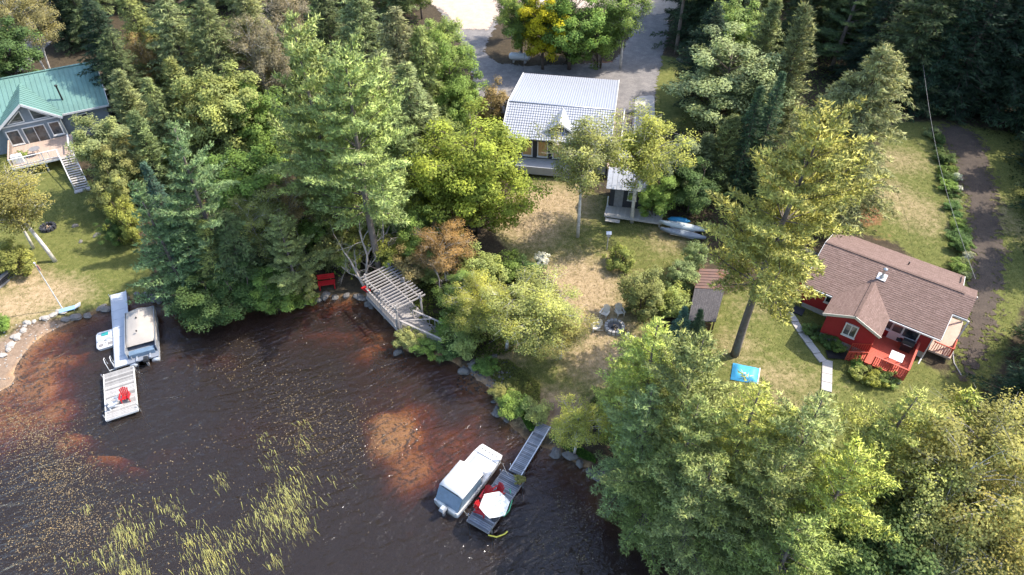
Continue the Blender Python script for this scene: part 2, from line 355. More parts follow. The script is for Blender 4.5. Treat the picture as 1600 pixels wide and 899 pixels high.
# ------------------------------------------------------------------ trees: prototypes
def unit(a): return a / (np.linalg.norm(a, axis=-1, keepdims=True) + 1e-9)
def blades(rng, C, D, L, W, spread, per, jit=.3):
    """tufts: per thin triangles from each centre C, heading D plus spread"""
    n = len(C); c = np.repeat(C, per, 0); d = unit(np.repeat(unit(D), per, 0) + rng.normal(0, spread, (n * per, 3)))
    l = np.repeat(L, per) if hasattr(L, '__len__') else np.full(n * per, L); l = l * rng.uniform(.65, 1.25, n * per)
    side = unit(np.cross(d, rng.normal(0, 1, (n * per, 3)))) * (W * rng.uniform(.7, 1.3, n * per))[:, None]
    o_ = c + rng.normal(0, jit, (n * per, 3)) * np.array((1, 1, .5)) * .35
    V = np.stack([o_ - side, o_ + side, o_ + d * l[:, None]], 1)
    v = np.clip(np.repeat(rng.uniform(0, 1, n), per) * .78 + rng.uniform(0, 1, n * per) * .22, 0, 1)
    return V.reshape(-1, 3), v
def cards(rng, C, Nn, S, aspect=.62):
    n = len(C); a = unit(np.cross(Nn, rng.normal(0, 1, (n, 3)))); b = np.cross(unit(Nn), a)
    s = (S * rng.uniform(.65, 1.3, n))[:, None]
    fold = unit(Nn) * s * .18
    V = np.stack([C - a * s, C - b * s * aspect + fold, C + a * s, C + b * s * aspect + fold], 1)
    return V.reshape(-1, 3)
PROTO = {}
def save_proto(key, trunk, leafV, n, v, leafm, barkm, H, Rr, nrm=None):
    tm = trunk.mesh(key + '_trunk', barkm, True)
    cm = None
    if leafV is not None:
        cm = fast_mesh(key + '_crown', leafV, n, v, nrm); cm.materials.append(leafm)
    PROTO[key] = (tm, cm, H, Rr)
def conifer(key, seed, H, Rr, bare, gap, nb, prof, elev, droop, plate, tuft, barkm=BARK, r0=.17, dens=1.0, irregular=.25, upbias=.35, limbs=True, lean=0):
    rng = np.random.default_rng(seed); tr = MB()
    ph = rng.uniform(0, 6.28, 4)
    def axis_(z): return np.array((math.sin(z * .25 + ph[0]) * .12 + lean * z, math.sin(z * .21 + ph[1]) * .12, z))
    zz = np.linspace(0, H * .97, 14); tr.tube([axis_(z) for z in zz], [r0 * (1 - z / H) ** .8 + .015 for z in zz], 7)
    C, D = [], []; z = H * bare; k = 0; az0 = rng.uniform(0, 6.28)
    while z < H * .985:
        tpar = (z - H * bare) / (H * (1 - bare)); n = max(3, int(round(nb * rng.uniform(.75, 1.25))))
        side = 1 + irregular * 1.2 * math.sin(z * .9 + ph[2])
        for j in range(n):
            az = az0 + k * 2.4 + j * 6.283 / n + rng.normal(0, .25)
            L = Rr * prof(tpar) * rng.uniform(1 - irregular, 1 + irregular) * (1 + irregular * .6 * math.cos(az - ph[3] - z * .35))
            if L < .18: L = .18
            e = elev(tpar) + rng.normal(0, .09); ns = max(3, int(L / .42))
            s = np.linspace(0, 1, ns + 1)
            h = np.array((math.cos(az), math.sin(az), 0)); lat = np.array((-h[1], h[0], 0))
            wob = rng.normal(0, .06)
            pts = [axis_(z) + h * (L * x * math.cos(e)) + lat * (L * wob * math.sin(x * 3)) + np.array((0, 0, L * (math.sin(e) * x + droop(tpar) * (x ** 2) + .18 * (x ** 3) * max(0, -droop(tpar))))) for x in s]
            if limbs: tr.tube([pts[0], pts[len(pts) // 2], pts[-1]], [r0 * .22 * (1 - tpar) + .016, r0 * .13 * (1 - tpar) + .012, .008], 3, False)
            for x in np.arange(.22, 1.02, .30 / max(L, .6) / dens):
                i = min(int(x * ns), ns - 1); f = x * ns - i; p0 = pts[i] * (1 - f) + pts[i + 1] * f
                d = unit(pts[i + 1] - pts[i]); wd = plate * L * (1.05 - x) * min(1, x * 3) + .10
                m_ = max(1, int(round(wd / .22 * dens)))
                for sgn in (-1, 1):
                    for a in range(m_):
                        u = (a + rng.uniform(.1, .9)) / m_ * wd
                        if rng.uniform() < .12: continue
                        C.append(p0 + lat * sgn * u + d * u * .45 + np.array((0, 0, rng.normal(0, .07) - .10 * u)))
                        D.append(d * .8 + lat * sgn * .55 + np.array((0, 0, upbias)))
        z += gap * (1 - .45 * tpar) * rng.uniform(.8, 1.2); k += 1
    C, D = np.array(C), np.array(D)
    V, v = blades(rng, C, D, tuft[0], tuft[1], tuft[2], tuft[3])
    out = unit(C * np.array((1, 1, 0)) + 1e-6); tn = unit(out * .5 + unit(D) * .25 + np.array((0, 0, 1.0)) + rng.normal(0, .34, C.shape))
    cen = V.reshape(-1, 3, 3).mean(1) - np.repeat(C, tuft[3], 0)
    nr = unit(np.repeat(tn, tuft[3], 0) + unit(cen) * .6)
    save_proto(key, tr, V, 3, v, NEEDLE, barkm, H, Rr, nr); print(key, len(v)); return len(C)
# white pines: tiered plates of long soft needles
pp = lambda t: (1 - t) ** .62 * (.55 + .45 * min(1, t * 4 + .35))
conifer('pine1', 1, 20, 5.0, .36, 1.5, 6, lambda t: (1 - t) ** .46 * (.62 + .38 * min(1, t * 4 + .3)), lambda t: .12 + .55 * t, lambda t: .10, .32, (.29, .046, .75, 10), PBARK, .30, 1.12, .36)
conifer('pine2', 2, 20, 4.6, .15, 1.6, 5, pp, lambda t: .05 + .55 * t, lambda t: .10, .32, (.29, .046, .75, 10), PBARK, .28, 1.12, .34)
conifer('pine3', 3, 12, 3.0, .06, 1.1, 6, lambda t: (1 - t) ** .8, lambda t: .10 + .5 * t, lambda t: .10, .30, (.27, .044, .75, 10), PBARK, .17, 1.12, .26)
conifer('pine4', 4, 18, 4.8, .28, 1.55, 5, pp, lambda t: .15 + .5 * t, lambda t: .06, .36, (.29, .046, .8, 10), PBARK, .26, 1.12, .42)
# spruce / fir: narrow cones
conifer('spruce1', 11, 12, 2.3, .04, .46, 6, lambda t: (1 - t) ** .9, lambda t: -.22 + .5 * t, lambda t: -.05, .20, (.26, .040, .38, 8), BARK, .15, 1.05, .14, .12)
conifer('spruce2', 12, 16, 2.9, .05, .55, 6, lambda t: (1 - t) ** .85, lambda t: -.28 + .55 * t, lambda t: -.06, .20, (.30, .045, .38, 8), BARK, .19, .95, .18, .10)
# hemlock / cedar: feathery drooping sprays
conifer('hemlock1', 21, 15, 3.6, .06, .55, 6, lambda t: (1 - t) ** .62, lambda t: .18 + .3 * t, lambda t: -.30, .26, (.36, .045, .42, 7), BARK, .2, .95, .34, -.25)
conifer('hemlock2', 22, 17, 3.8, .10, .60, 6, lambda t: (1 - t) ** .55, lambda t: .25 + .3 * t, lambda t: -.34, .26, (.38, .05, .45, 7), BARK, .22, .9, .42, -.30)
conifer('hemlock3', 24, 17, 6.0, .08, .62, 7, lambda t: (1 - t) ** .6, lambda t: .22 + .3 * t, lambda t: -.30, .24, (.36, .046, .45, 7), BARK, .24, .95, .30, -.22)
conifer('cedar1', 23, 12, 2.6, .03, .42, 6, lambda t: (1 - t) ** .6, lambda t: .5 + .3 * t, lambda t: -.22, .22, (.34, .05, .45, 7), BARK, .17, .95, .3, .25)
def broad(key, seed, H, Rr, base, nclump, per, leaf, cr, barkm=BARK, r0=.2, flat=.85, shell=.55, upn=.7, sparse=1.0, top=.5, stems=1, leafm=LEAF, ntw=3):
    rng = np.random.default_rng(seed); tr = MB(); zc = H * (base + (1 - base) * top); rz = H * (1 - base) * .5
    zb = H * base
    # limbs end in leaf clumps spread through an uneven crown
    K = []; ph = rng.uniform(0, 6.28, 6)
    while len(K) < nclump:
        d = unit(rng.normal(0, 1, 3)); r = rng.uniform(0, 1) ** (1 - shell)
        lob = 1 + .17 * math.sin(3 * math.atan2(d[1], d[0]) + ph[0]) + .13 * math.sin(5 * math.atan2(d[1], d[0]) + ph[1] + 3 * d[2]) + .12 * math.sin(6 * d[2] + ph[2])
        z = (zb + H) / 2 + d[2] * r * rz * lob * .95
        tpr = (z - zb) / (H - zb); wz = 1.0 if tpr > .35 else .62 + .38 * max(tpr, 0) / .35
        K.append((d[0] * r * Rr * lob * wz, d[1] * r * Rr * lob * wz, min(z, H * .985)))
    K = np.array(K)
    forks = []
    for s_ in range(stems):
        a = 6.28 * s_ / max(1, stems) + ph[3]; bx = np.array((math.cos(a), math.sin(a), 0)) * (.25 if stems > 1 else 0)
        sp = Rr * (.30 if stems > 1 else .04)
        hh = np.linspace(0, 1, 8)
        pts = [bx * (1 + 0 * x) + np.array((math.cos(a) * sp * x ** 1.3 + .10 * math.sin(4 * x + ph[4]), math.sin(a) * sp * x ** 1.3 + .10 * math.sin(3 * x + ph[5]), H * .84 * x)) for x in hh]
        tr.tube(pts, [(r0 if stems == 1 else r0 * .62) * (1 - x) ** .75 + .018 for x in hh], 7)
        forks.append(pts)
    C, Nn, vv, NR = [], [], [], []
    for kx in K:
        f = min(forks, key=lambda p_: (p_[-2][0] - kx[0]) ** 2 + (p_[-2][1] - kx[1]) ** 2)
        tz = np.clip((kx[2] - .75 * math.hypot(kx[0], kx[1])) / (H * .84), base * .75, .93) * 7; i = int(min(tz, 6)); s0 = f[i] * (1 - (tz - i)) + f[i + 1] * (tz - i)
        mid = (s0 + kx) / 2 + np.array((0, 0, .12 * np.linalg.norm(kx - s0)))
        rr = r0 * .26 * (1 - .55 * s0[2] / H)
        tr.tube([s0, mid, kx], [rr, rr * .6, .010], 4, False)
        for _ in range(ntw): tr.tube([mid * .4 + kx * .6, kx + rng.normal(0, cr * .6, 3) * np.array((1, 1, .6))], [rr * .28 + .006, .004], 3, False)
        n = int(per * rng.uniform(.6, 1.35) * sparse)
        d = unit(rng.normal(0, 1, (n, 3))); rad = rng.uniform(0, 1, n) ** .45 * cr * rng.uniform(.75, 1.25)
        C.append(kx + d * rad[:, None] * np.array((1, 1, .72))); out = unit(kx - np.array((0, 0, zb + .3 * (H - zb))))
        Nn.append(unit(d * .5 + out * .45 + np.array((0, 0, upn)) + rng.normal(0, .45, (n, 3))))
        NR.append(unit(d * .7 + out * .4 + np.array((0, 0, .75)) + rng.normal(0, .38, (n, 3))))
        vv.append(np.clip(rng.uniform(0, 1) * .5 + rng.uniform(0, 1, n) * .5, 0, 1))
    C = np.concatenate(C); C[:, 2] = np.maximum(C[:, 2], .05)
    V = cards(rng, C, np.concatenate(Nn), leaf)
    save_proto(key, tr, V, 4, np.concatenate(vv), leafm, barkm, H, Rr, np.concatenate(NR)); print(key, len(C)); return len(C)
broad('maple1', 31, 12, 5.0, .05, 185, 250, .115, .95, BARK, .24)
broad('maple2', 32, 13, 4.4, .16, 130, 240, .12, .95, BARK, .24)
broad('broad1', 33, 11, 3.6, .15, 105, 240, .11, .85, BARK, .2)
broad('broad2', 34, 9, 3.4, .08, 100, 220, .10, .8, BARK, .16, stems=3)
broad('birch1', 35, 11, 3.0, .32, 95, 170, .078, .85, BIRCH, .15, sparse=1.0, ntw=5)
broad('birch2', 36, 12, 4.2, .28, 125, 220, .080, .95, BIRCH, .17, stems=2, ntw=5)
broad('shrub1', 37, 3, 1.7, .03, 60, 130, .085, .5, BARK, .06, stems=4)
broad('shrub2', 38, 2.4, 1.5, .02, 55, 130, .08, .42, BARK, .05, stems=5)
broad('shrub3', 39, 5, 2.4, .05, 75, 130, .095, .62, BARK, .09, stems=4, ntw=4)
broad('round1', 40, 2.0, 1.5, .0, 70, 130, .06, .36, BARK, .05, stems=5, shell=.8)
# dead, bare trees
def dead_tree(key, seed, H, spread):
    rng = np.random.default_rng(seed); tr = MB()
    def grow(p, d, L, r, lv):
        pts = [p]; rr = [r]; dd = d
        for i in range(4):
            dd = unit(dd + rng.normal(0, .16, 3)); pts.append(pts[-1] + dd * L / 4); rr.append(r * (1 - .17 * (i + 1)))
        tr.tube(pts, rr, 5 if lv < 2 else 3, False)
        if lv < 4:
            for k in range(5 if lv == 0 else 4):
                i = rng.integers(1, 5); grow(pts[i], unit(dd + rng.normal(0, spread, 3) + np.array((0, 0, .1))), L * rng.uniform(.4, .62), rr[i] * .58, lv + 1)
    grow(np.zeros(3), np.array((.0, .0, 1.)), H * .72, .11, 0)
    save_proto(key, tr, None, 0, None, None, DEAD, H, H * .35)
dead_tree('dead1', 51, 7, .65); dead_tree('dead2', 52, 6, .75)

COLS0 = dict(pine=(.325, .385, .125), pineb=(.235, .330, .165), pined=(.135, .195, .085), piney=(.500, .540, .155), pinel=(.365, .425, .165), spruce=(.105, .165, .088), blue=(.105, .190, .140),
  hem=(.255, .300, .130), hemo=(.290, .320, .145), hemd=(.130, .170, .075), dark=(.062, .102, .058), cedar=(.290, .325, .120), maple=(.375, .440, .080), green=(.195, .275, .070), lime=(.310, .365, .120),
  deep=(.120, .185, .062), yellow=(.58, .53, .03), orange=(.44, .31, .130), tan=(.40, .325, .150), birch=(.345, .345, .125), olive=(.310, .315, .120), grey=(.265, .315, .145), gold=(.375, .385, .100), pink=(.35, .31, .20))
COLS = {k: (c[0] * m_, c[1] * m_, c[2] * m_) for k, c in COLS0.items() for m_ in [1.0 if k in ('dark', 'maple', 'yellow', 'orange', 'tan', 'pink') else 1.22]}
GRP = {}
def plant(kind, x, y, h, r, col, name, label, cat='tree', rot=None, group=None, lean=None, z=None):
    tm, cm, H0, R0 = PROTO[kind]; z = hz(x, y) if z is None else z
    o_ = thing(name, label, cat, (x, y, z - .04), 0, group); rng = random.Random(int(abs(x) * 137 + abs(y) * 911 + h * 17))
    rot = rng.uniform(0, 6.28) if rot is None else rot
    c = COLS[col] if isinstance(col, str) else col; b_ = rng.uniform(.88, 1.12); j = [b_ * rng.uniform(.94, 1.06) for _ in range(3)]
    for nm, me in (('trunk', tm), ('crown', cm)):
        if me is None: continue
        k = put(nm, me, o_, (0, 0, 0), rot, (r / R0, r / R0, h / H0))
        k.color = (c[0] * j[0], c[1] * j[1], c[2] * j[2], 1)
    if lean: o_.rotation_euler = (lean[0], lean[1], 0)
    return o_
def T(kind, px, py, h, r, col, name, label, cat='tree', rot=None, group=None, lean=None):
    """a tree whose tip shows at (px, py) and that is h metres tall"""
    x, y, z = GG(px, py, h); return plant(kind, x, y, h, r, col, name, label, cat, rot, group, lean)
def B(kind, px, py, h, r, col, name, label, cat='shrub', rot=None, group=None, lean=None):
    """a plant whose foot shows at (px, py)"""
    x, y, z = GG(px, py); return plant(kind, x, y, h, r, col, name, label, cat, rot, group, lean)

# ------------------------------------------------------------------ buildings
M_RED = mat('red_siding', (.30, .022, .026), .6, .2, 1.2, .1, fine=25); M_RED2 = mat('red_stain', (.50, .085, .050), .6, .2, 2, .15, fine=25, dirt=(.42, .10, .07))
M_WHITE = mat('white_paint', (.66, .65, .63), .5, .06, 2, .05); M_TRIM = mat('cream_trim', (.62, .58, .50), .6, .1, 2, .05)
M_CONC = mat('concrete', (.40, .38, .36), .9, .22, 2.5, .3); M_SLABC = mat('path_slab', (.46, .43, .41), .9, .2, 2, .3, dirt=(.30, .27, .24))
M_DARK = mat('dark_wall', (.045, .045, .052), .7, .3, 2, .1); M_BLACK = mat('black_metal', (.018, .018, .02), .4, .3, 4, .05, spec=.5)
M_GREYW = mat('weathered_wood', (.42, .39, .36), .85, .3, 3, .35, fine=22); M_GREYD = mat('grey_deck_wood', (.24, .235, .24), .85, .3, 3, .35, fine=22)
M_PEACH = mat('peach_deck_wood', (.44, .33, .26), .8, .2, 3, .2); M_TANPANEL = mat('tan_blind', (.55, .33, .14), .8, .12, 2, .05)
M_STEEL = mat('galvanised_steel', (.60, .60, .60), .35, .12, 4, .05, metal=.8); M_ALU = mat('aluminium', (.55, .57, .60), .38, .12, 3, .05, metal=.6)
M_REDP = mat('red_plastic', (.45, .018, .022), .45, .12, 4, .03, spec=.4); M_WHITEP = mat('white_plastic', (.66, .66, .65), .4, .05, 4, .03, spec=.4)
M_TEAL = mat('teal_plastic', (.03, .28, .27), .45, .1, 4, .03); M_BLUE = mat('blue_tarp', (.07, .36, .62), .5, .16, 3, .5, fine=8)
M_STONE = mat('shore_stone', (.165, .152, .142), .9, .35, 1.5, .5, fine=10, dirt=(.16, .15, .12)); M_STONEL = mat('pale_stone', (.38, .345, .305), .9, .25, 1.5, .5, fine=10)
M_WOODB = mat('brown_wood', (.20, .12, .075), .85, .3, 3, .3); M_LOG = mat('split_log', (.45, .31, .19), .85, .35, 5, .3); M_CANVAS = mat('tan_canvas', (.38, .34, .30), .8, .12, 1.2, .25, fine=14)
M_CANVW = mat('white_canvas', (.56, .555, .55), .75, .08, 1.5, .2); M_VINYL = mat('blue_grey_vinyl', (.13, .19, .26), .25, .25, 2.5, .3, spec=.5); M_GEL = mat('white_gelcoat', (.58, .575, .57), .3, .06, 2, .02, spec=.5)
M_SEATG = mat('grey_upholstery', (.22, .21, .21), .6, .25, 4, .1); M_GREENH = mat('green_hose', (.10, .42, .22), .5, .1, 4, .02); M_ROPE = mat('rope', (.55, .50, .40), .9, .2, 8, .2); M_YELLOW = mat('yellow_foam', (.70, .62, .10), .6, .1, 4, .05)
def glass_mat():
    m, t, o = new_mat('window_glass'); q = NT(t)
    n_ = q.noise(1.1, 3, .6, q.pos()); c = q.ramp(n_, [(.4, (.02, .025, .03)), (.65, (.10, .11, .11))])
    p = q.n('BsdfPrincipled', Base__Color=c, Roughness=.06); p.inputs['Specular IOR Level'].default_value = .8
    t.links.new(p.outputs[0], o.inputs[0]); return m
M_GLASS = glass_mat()
def shingle_mat(name, a, b, c_):
    m, t, o = new_mat(name); q = NT(t); v = q.n('TexCoord').outputs['UV']
    br = q.n('TexBrick', Vector=v, Color1=a, Color2=b, Mortar=tuple(x * .55 for x in a), Scale=1.0); br.inputs['Mortar Size'].default_value = .012
    br.inputs['Brick Width'].default_value = .34; br.inputs['Row Height'].default_value = .15; br.inputs['Bias'].default_value = -.1
    n_ = q.noise(1.3, 5, .7, q.obj()); n2 = q.noise(9, 3, .7, q.obj())
    col = q.mix(q.math('MULTIPLY', q.ramp(n_, [(.42, (0, 0, 0)), (.7, (1, 1, 1))]), .45), br.outputs['Color'], c_)
    col = q.mix(.35, col, q.ramp(n2, [(.3, tuple(x * .5 for x in a)), (.7, tuple(x * 1.4 for x in b))]))
    p = q.n('BsdfPrincipled', Base__Color=col, Roughness=.95); p.inputs['Specular IOR Level'].default_value = .15
    t.links.new(q.bump(n2, .3, .01), p.inputs['Normal']); t.links.new(p.outputs[0], o.inputs[0]); return m
M_SHING = shingle_mat('brown_shingle', (.16, .105, .088), (.25, .172, .148), (.13, .092, .072)); M_SHINGG = shingle_mat('grey_shingle', (.085, .078, .080), (.135, .122, .122), (.06, .055, .055))
def shingle_slope(name, parent, quad, m, course=.19, th=.05):
    """quad: lower-left, lower-right, upper-right, upper-left. Courses stepped like laid shingles, lower edges proud."""
    a, b, c_, d = [Vector(p) for p in quad]; L = ((d - a).length + (c_ - b).length) / 2; n = max(2, int(L / course))
    nn = (b - a).cross(d - a).normalized(); nn = nn if nn.z > 0 else -nn
    me = bpy.data.meshes.new(name); V, F, UV = [], [], []
    W = (b - a).length
    rnd = random.Random(int(W * 100))
    for i in range(n):
        t0, t1 = i / n, (i + 1) / n
        p = [a.lerp(d, t0), b.lerp(c_, t0), b.lerp(c_, t1), a.lerp(d, t1)]
        lift = .022 + rnd.uniform(-.004, .004)
        top = [p[0] + nn * lift, p[1] + nn * lift, p[2] + nn * .004, p[3] + nn * .004]
        k = len(V); V += top + [p[0] - nn * .01, p[1] - nn * .01]
        F += [(k, k + 1, k + 2, k + 3), (k + 4, k + 5, k + 1, k)]
        UV += [(0, t0 * L), (W, t0 * L), (W, t1 * L), (0, t1 * L), (0, t0 * L), (W, t0 * L), (W, t0 * L), (0, t0 * L)]
    k = len(V); V += [p_ - nn * th for p_ in (a, b, c_, d)] + [a, b, c_, d]
    F += [(k + 3, k + 2, k + 1, k), (k, k + 1, k + 5, k + 4), (k + 1, k + 2, k + 6, k + 5), (k + 2, k + 3, k + 7, k + 6), (k + 3, k, k + 4, k + 7)]; UV += [(0, 0)] * 20
    me.from_pydata([tuple(x) for x in V], [], F); me.update(); uv = me.uv_layers.new()
    for i, x in enumerate(UV): uv.data[i].uv = x
    me.materials.append(m); return link(bpy.data.objects.new(name, me), parent)
def lap_wall(name, parent, p0, p1, z0, z1, m, gable=0.0, lap=.15, th=.14):
    """lap-sided wall from p0 to p1 (2-D, outside on the right hand side); gable = extra height at mid width"""
    p0, p1 = Vector(p0 + (0,)), Vector(p1 + (0,)); d = p1 - p0; L = d.length; d.normalize(); out = Vector((d.y, -d.x, 0)); mb = MB()
    n = max(1, int(round((z1 + gable - z0) / lap))); dz = (z1 + gable - z0) / n
    def span(z):
        if z <= z1 or gable <= 0: return 0, L
        k = (z - z1) / gable * L / 2; return k, L - k
    for i in range(n):
        za, zb = z0 + i * dz, z0 + (i + 1) * dz; a0, a1 = span(za); b0, b1 = span(zb - 1e-4)
        if a1 - a0 < .03: continue
        q = [p0 + d * a0 + out * .022, p0 + d * a1 + out * .022, p0 + d * b1 + out * .004, p0 + d * b0 + out * .004]
        zs = (za, za, zb, zb); k = [Vector((v.x, v.y, z)) for v, z in zip(q, zs)]
        bk = [v - out * th for v in k]
        mb.add(k + bk, [(0, 1, 2, 3), (7, 6, 5, 4), (0, 4, 5, 1), (1, 5, 6, 2), (2, 6, 7, 3), (3, 7, 4, 0)])
    return mb.build(name, m, parent)
def window(parent, c, wd, ht, ang, m=None, panes=1, name='window', frame=.09, glass=None):
    """window whose outward normal points at angle `ang`; frame is a part, each pane a sub-part"""
    m = m or M_WHITE; o_ = bpy.data.objects.new(name, None); link(o_, parent); o_.location = c; o_.rotation_euler = (0, 0, ang + R(90)); o_.empty_display_size = .1
    fb = MB(); f = frame
    for x in (-1, 1): fb.box((x * (wd / 2 - f / 2), -.03, 0), (f, .10, ht))
    for z in (-1, 1): fb.box((0, -.033, z * (ht / 2 - f / 2)), (wd - 2 * f, .10, f))
    for i in range(1, panes): fb.box((-wd / 2 + i * wd / panes, -.03, 0), (f * .7, .08, ht - 2 * f))
    fb.build('frame', m, o_)
    pw = (wd - 2 * f) / panes
    for i in range(panes): MB().box((-wd / 2 + f + pw * (i + .5), -.005, 0), (pw - .02, .03, ht - 2 * f - .01)).build('pane', glass or M_GLASS, o_)
    MB().box((0, -.07, -ht / 2 - .03), (wd + .08, .12, .05)).build('sill', m, o_); return o_

# ---- red cottage (local x along the ridge, y to the back, z above the lake)
RA = R(-36.5); RU, RV = Vector((math.cos(RA), math.sin(RA), 0)), Vector((-math.sin(RA), math.cos(RA), 0))
ro = RV * 48.05; gz = 1.15
rc = thing('red_cottage', 'red sided cottage with brown shingle roof and bay', 'cottage', (ro.x, ro.y, 0), RA)
EZ, RZ = 4.1, 5.62
nearq = [(-5.6, 0, EZ), (5.0, 0, EZ), (5.0, 4.5, RZ), (-5.6, 4.5, RZ)]
roof = bpy.data.objects.new('roof', None); link(roof, rc)
shingle_slope('shingle_slope', roof, nearq, M_SHING)
shingle_slope('shingle_slope', roof, [(5.0, 9.0, EZ), (-5.6, 9.0, EZ), (-5.6, 4.5, RZ), (5.0, 4.5, RZ)], M_SHING)
shingle_slope('porch_slope', roof, [(5.003, 2.45, EZ + .83), (6.05, 2.45, EZ + .83), (6.05, 4.5, RZ - .004), (5.003, 4.5, RZ - .004)], M_SHING)
shingle_slope('porch_slope', roof, [(6.05, 6.3, RZ - .60), (5.003, 6.3, RZ - .60), (5.003, 4.5, RZ - .004), (6.05, 4.5, RZ - .004)], M_SHING)
b = MB()
for k in range(38): b.box((-5.46 + k * .285, 4.5, RZ + .028), (.27, .24, .022), ry=R(2.5))
b.build('ridge_cap', M_SHING, roof)
# bay roof: gable towards the lake
bz = 5.02; bxc = -.93; bx0, bx1 = -3.12, 1.26; byf = -2.45; BE = 4.1
def nv(z): return (z - EZ) / (RZ - EZ) * 4.5
shingle_slope('bay_slope', roof, [(bx0, .05, BE), (bx0, byf, BE), (bxc, byf, bz), (bxc, nv(bz) + .2, bz)], M_SHING)
shingle_slope('bay_slope', roof, [(bx1, byf, BE), (bx1, .05, BE), (bxc, nv(bz) + .2, bz), (bxc, byf, bz)], M_SHING)
b = MB()
for k in range(17): b.box((bxc, byf + .14 + k * .285, bz + .028), (.24, .27, .022), rx=R(2.5))
b.build('bay_ridge_cap', M_SHING, roof)
for xx in (bx0, bx1): MB().bar((xx, byf - .03, BE - .10), (bxc, byf - .03, bz - .10), .05, .22).build('barge_board', M_TRIM, roof)
MB().box(((-5.6 + bx0) / 2, -.06, EZ - .11), (abs(-5.6 - bx0), .10, .12)).build('gutter', M_WHITE, roof)
MB().box(((5.0 + bx1) / 2, -.06, EZ - .11), (5.0 - bx1, .10, .12)).build('gutter', M_WHITE, roof)
MB().box((5.55, 2.40, EZ + .72), (1.05, .10, .13)).build('gutter', M_WHITE, roof)
for p_, q_ in (((5.03, 0, EZ - .09), (5.03, 2.4, EZ + .72)), ((-5.63, 0, EZ - .09), (-5.63, 4.5, RZ - .09)), ((-5.63, 9, EZ - .09), (-5.63, 4.5, RZ - .09)), ((5.03, 9, EZ - .09), (5.03, 6.3, RZ - .69))): MB().bar(p_, q_, .04, .16).build('fascia', M_WHITE, roof)
b = MB(); b.lathe([(.17, -.1), (.17, .12), (.10, .2), (.10, .75)], 12).lathe([(.02, .78), (.2, .78), (.18, .9), (.02, .98)], 12); b.build('chimney_pipe', M_STEEL, roof, True, (-.55, 3.2, EZ + 1.12))
MB().box((0, 0, 0), (.7, .7, .06), rx=R(18)).build('chimney_flashing', M_STEEL, roof, loc=(-.55, 3.2, EZ + 1.14))
b = MB(); b.tube([(0, 0, -.2), (0, 0, .28)], .06, 8); b.build('vent_pipe', M_BLACK, roof, loc=(.8, 6.6, RZ - .7))
MB().bar((4.75, 6.6, RZ - .60), (4.75, 8.3, RZ - 1.17), .05).build('roof_cable', M_BLACK, roof)
fl = 1.95
lap_wall('wall', rc, (-5.2, .42), (4.6, .42), fl, EZ, M_RED); lap_wall('wall', rc, (4.6, .42), (4.6, 8.6), fl, EZ + .14, M_RED, 1.38); lap_wall('wall', rc, (4.6, 8.6), (-5.2, 8.6), fl, EZ, M_RED); lap_wall('wall', rc, (-5.2, 8.6), (-5.2, .42), fl, EZ + .14, M_RED, 1.38)
lap_wall('bay_wall', rc, (-2.8, -2.2), (.95, -2.2), fl, BE + .10, M_RED, .70); lap_wall('bay_wall', rc, (.95, -2.2), (.95, .42), fl, BE, M_RED); lap_wall('bay_wall', rc, (-2.8, .42), (-2.8, -2.2), fl, BE, M_RED)
b = MB(); b.box((-.3, 4.5, (gz - .5 + fl) / 2), (9.7, 8.1, fl - gz + .5)).box((-.93, -.85, (gz - .5 + fl) / 2 - .002), (3.66, 2.6, fl - gz + .5)); b.build('foundation', M_CONC, rc)
window(rc, (-.85, -2.23, 3.35), 1.0, 1.25, R(-90), panes=2); window(rc, (-3.25, .40, 3.35), .75, .85, R(-90))
window(rc, (1.45, .40, 3.35), .55, 1.2, R(-90)); window(rc, (3.05, .40, 3.30), 1.25, 1.35, R(-90), panes=1)
dr = bpy.data.objects.new('door', None); link(dr, rc); dr.location = (2.1, .40, 2.0); b = MB(); b.box((0, -.03, 1.0), (.92, .10, 2.0)); b.build('door_leaf', M_WHITE, dr)
MB().box((0, -.10, 1.35), (.66, .03, .95)).build('pane', M_GLASS, dr); MB().tube([(.33, -.12, .95), (.33, -.16, .95), (.33, -.16, 1.08)], .02, 6).build('handle', M_STEEL, dr)
b = MB(); b.tube([(4.55, .2, EZ - .15), (4.55, .30, EZ - .4), (4.55, .30, gz + .3), (4.5, -.35, gz + .12)], .05, 8); b.build('downspout', M_WHITE, rc)
# left annex
an = bpy.data.objects.new('annex', None); link(an, rc)
lap_wall('annex_wall', an, (-7.9, 1.1), (-5.3, 1.1), 1.55, 3.55, M_RED2); lap_wall('annex_wall', an, (-7.9, 4.6), (-7.9, 1.1), 1.55, 3.55, M_RED2); MB().box((-6.6, 2.9, 1.2), (2.5, 3.4, .75)).build('annex_foundation', M_CONC, an)
shingle_slope('annex_roof', an, [(-8.2, .85, 3.6), (-5.25, .85, 3.6), (-5.25, 4.9, 4.0), (-8.2, 4.9, 4.0)], M_SHINGG); lap_wall('annex_wall', an, (-5.3, 4.6), (-7.9, 4.6), 1.55, 3.85, M_RED2)
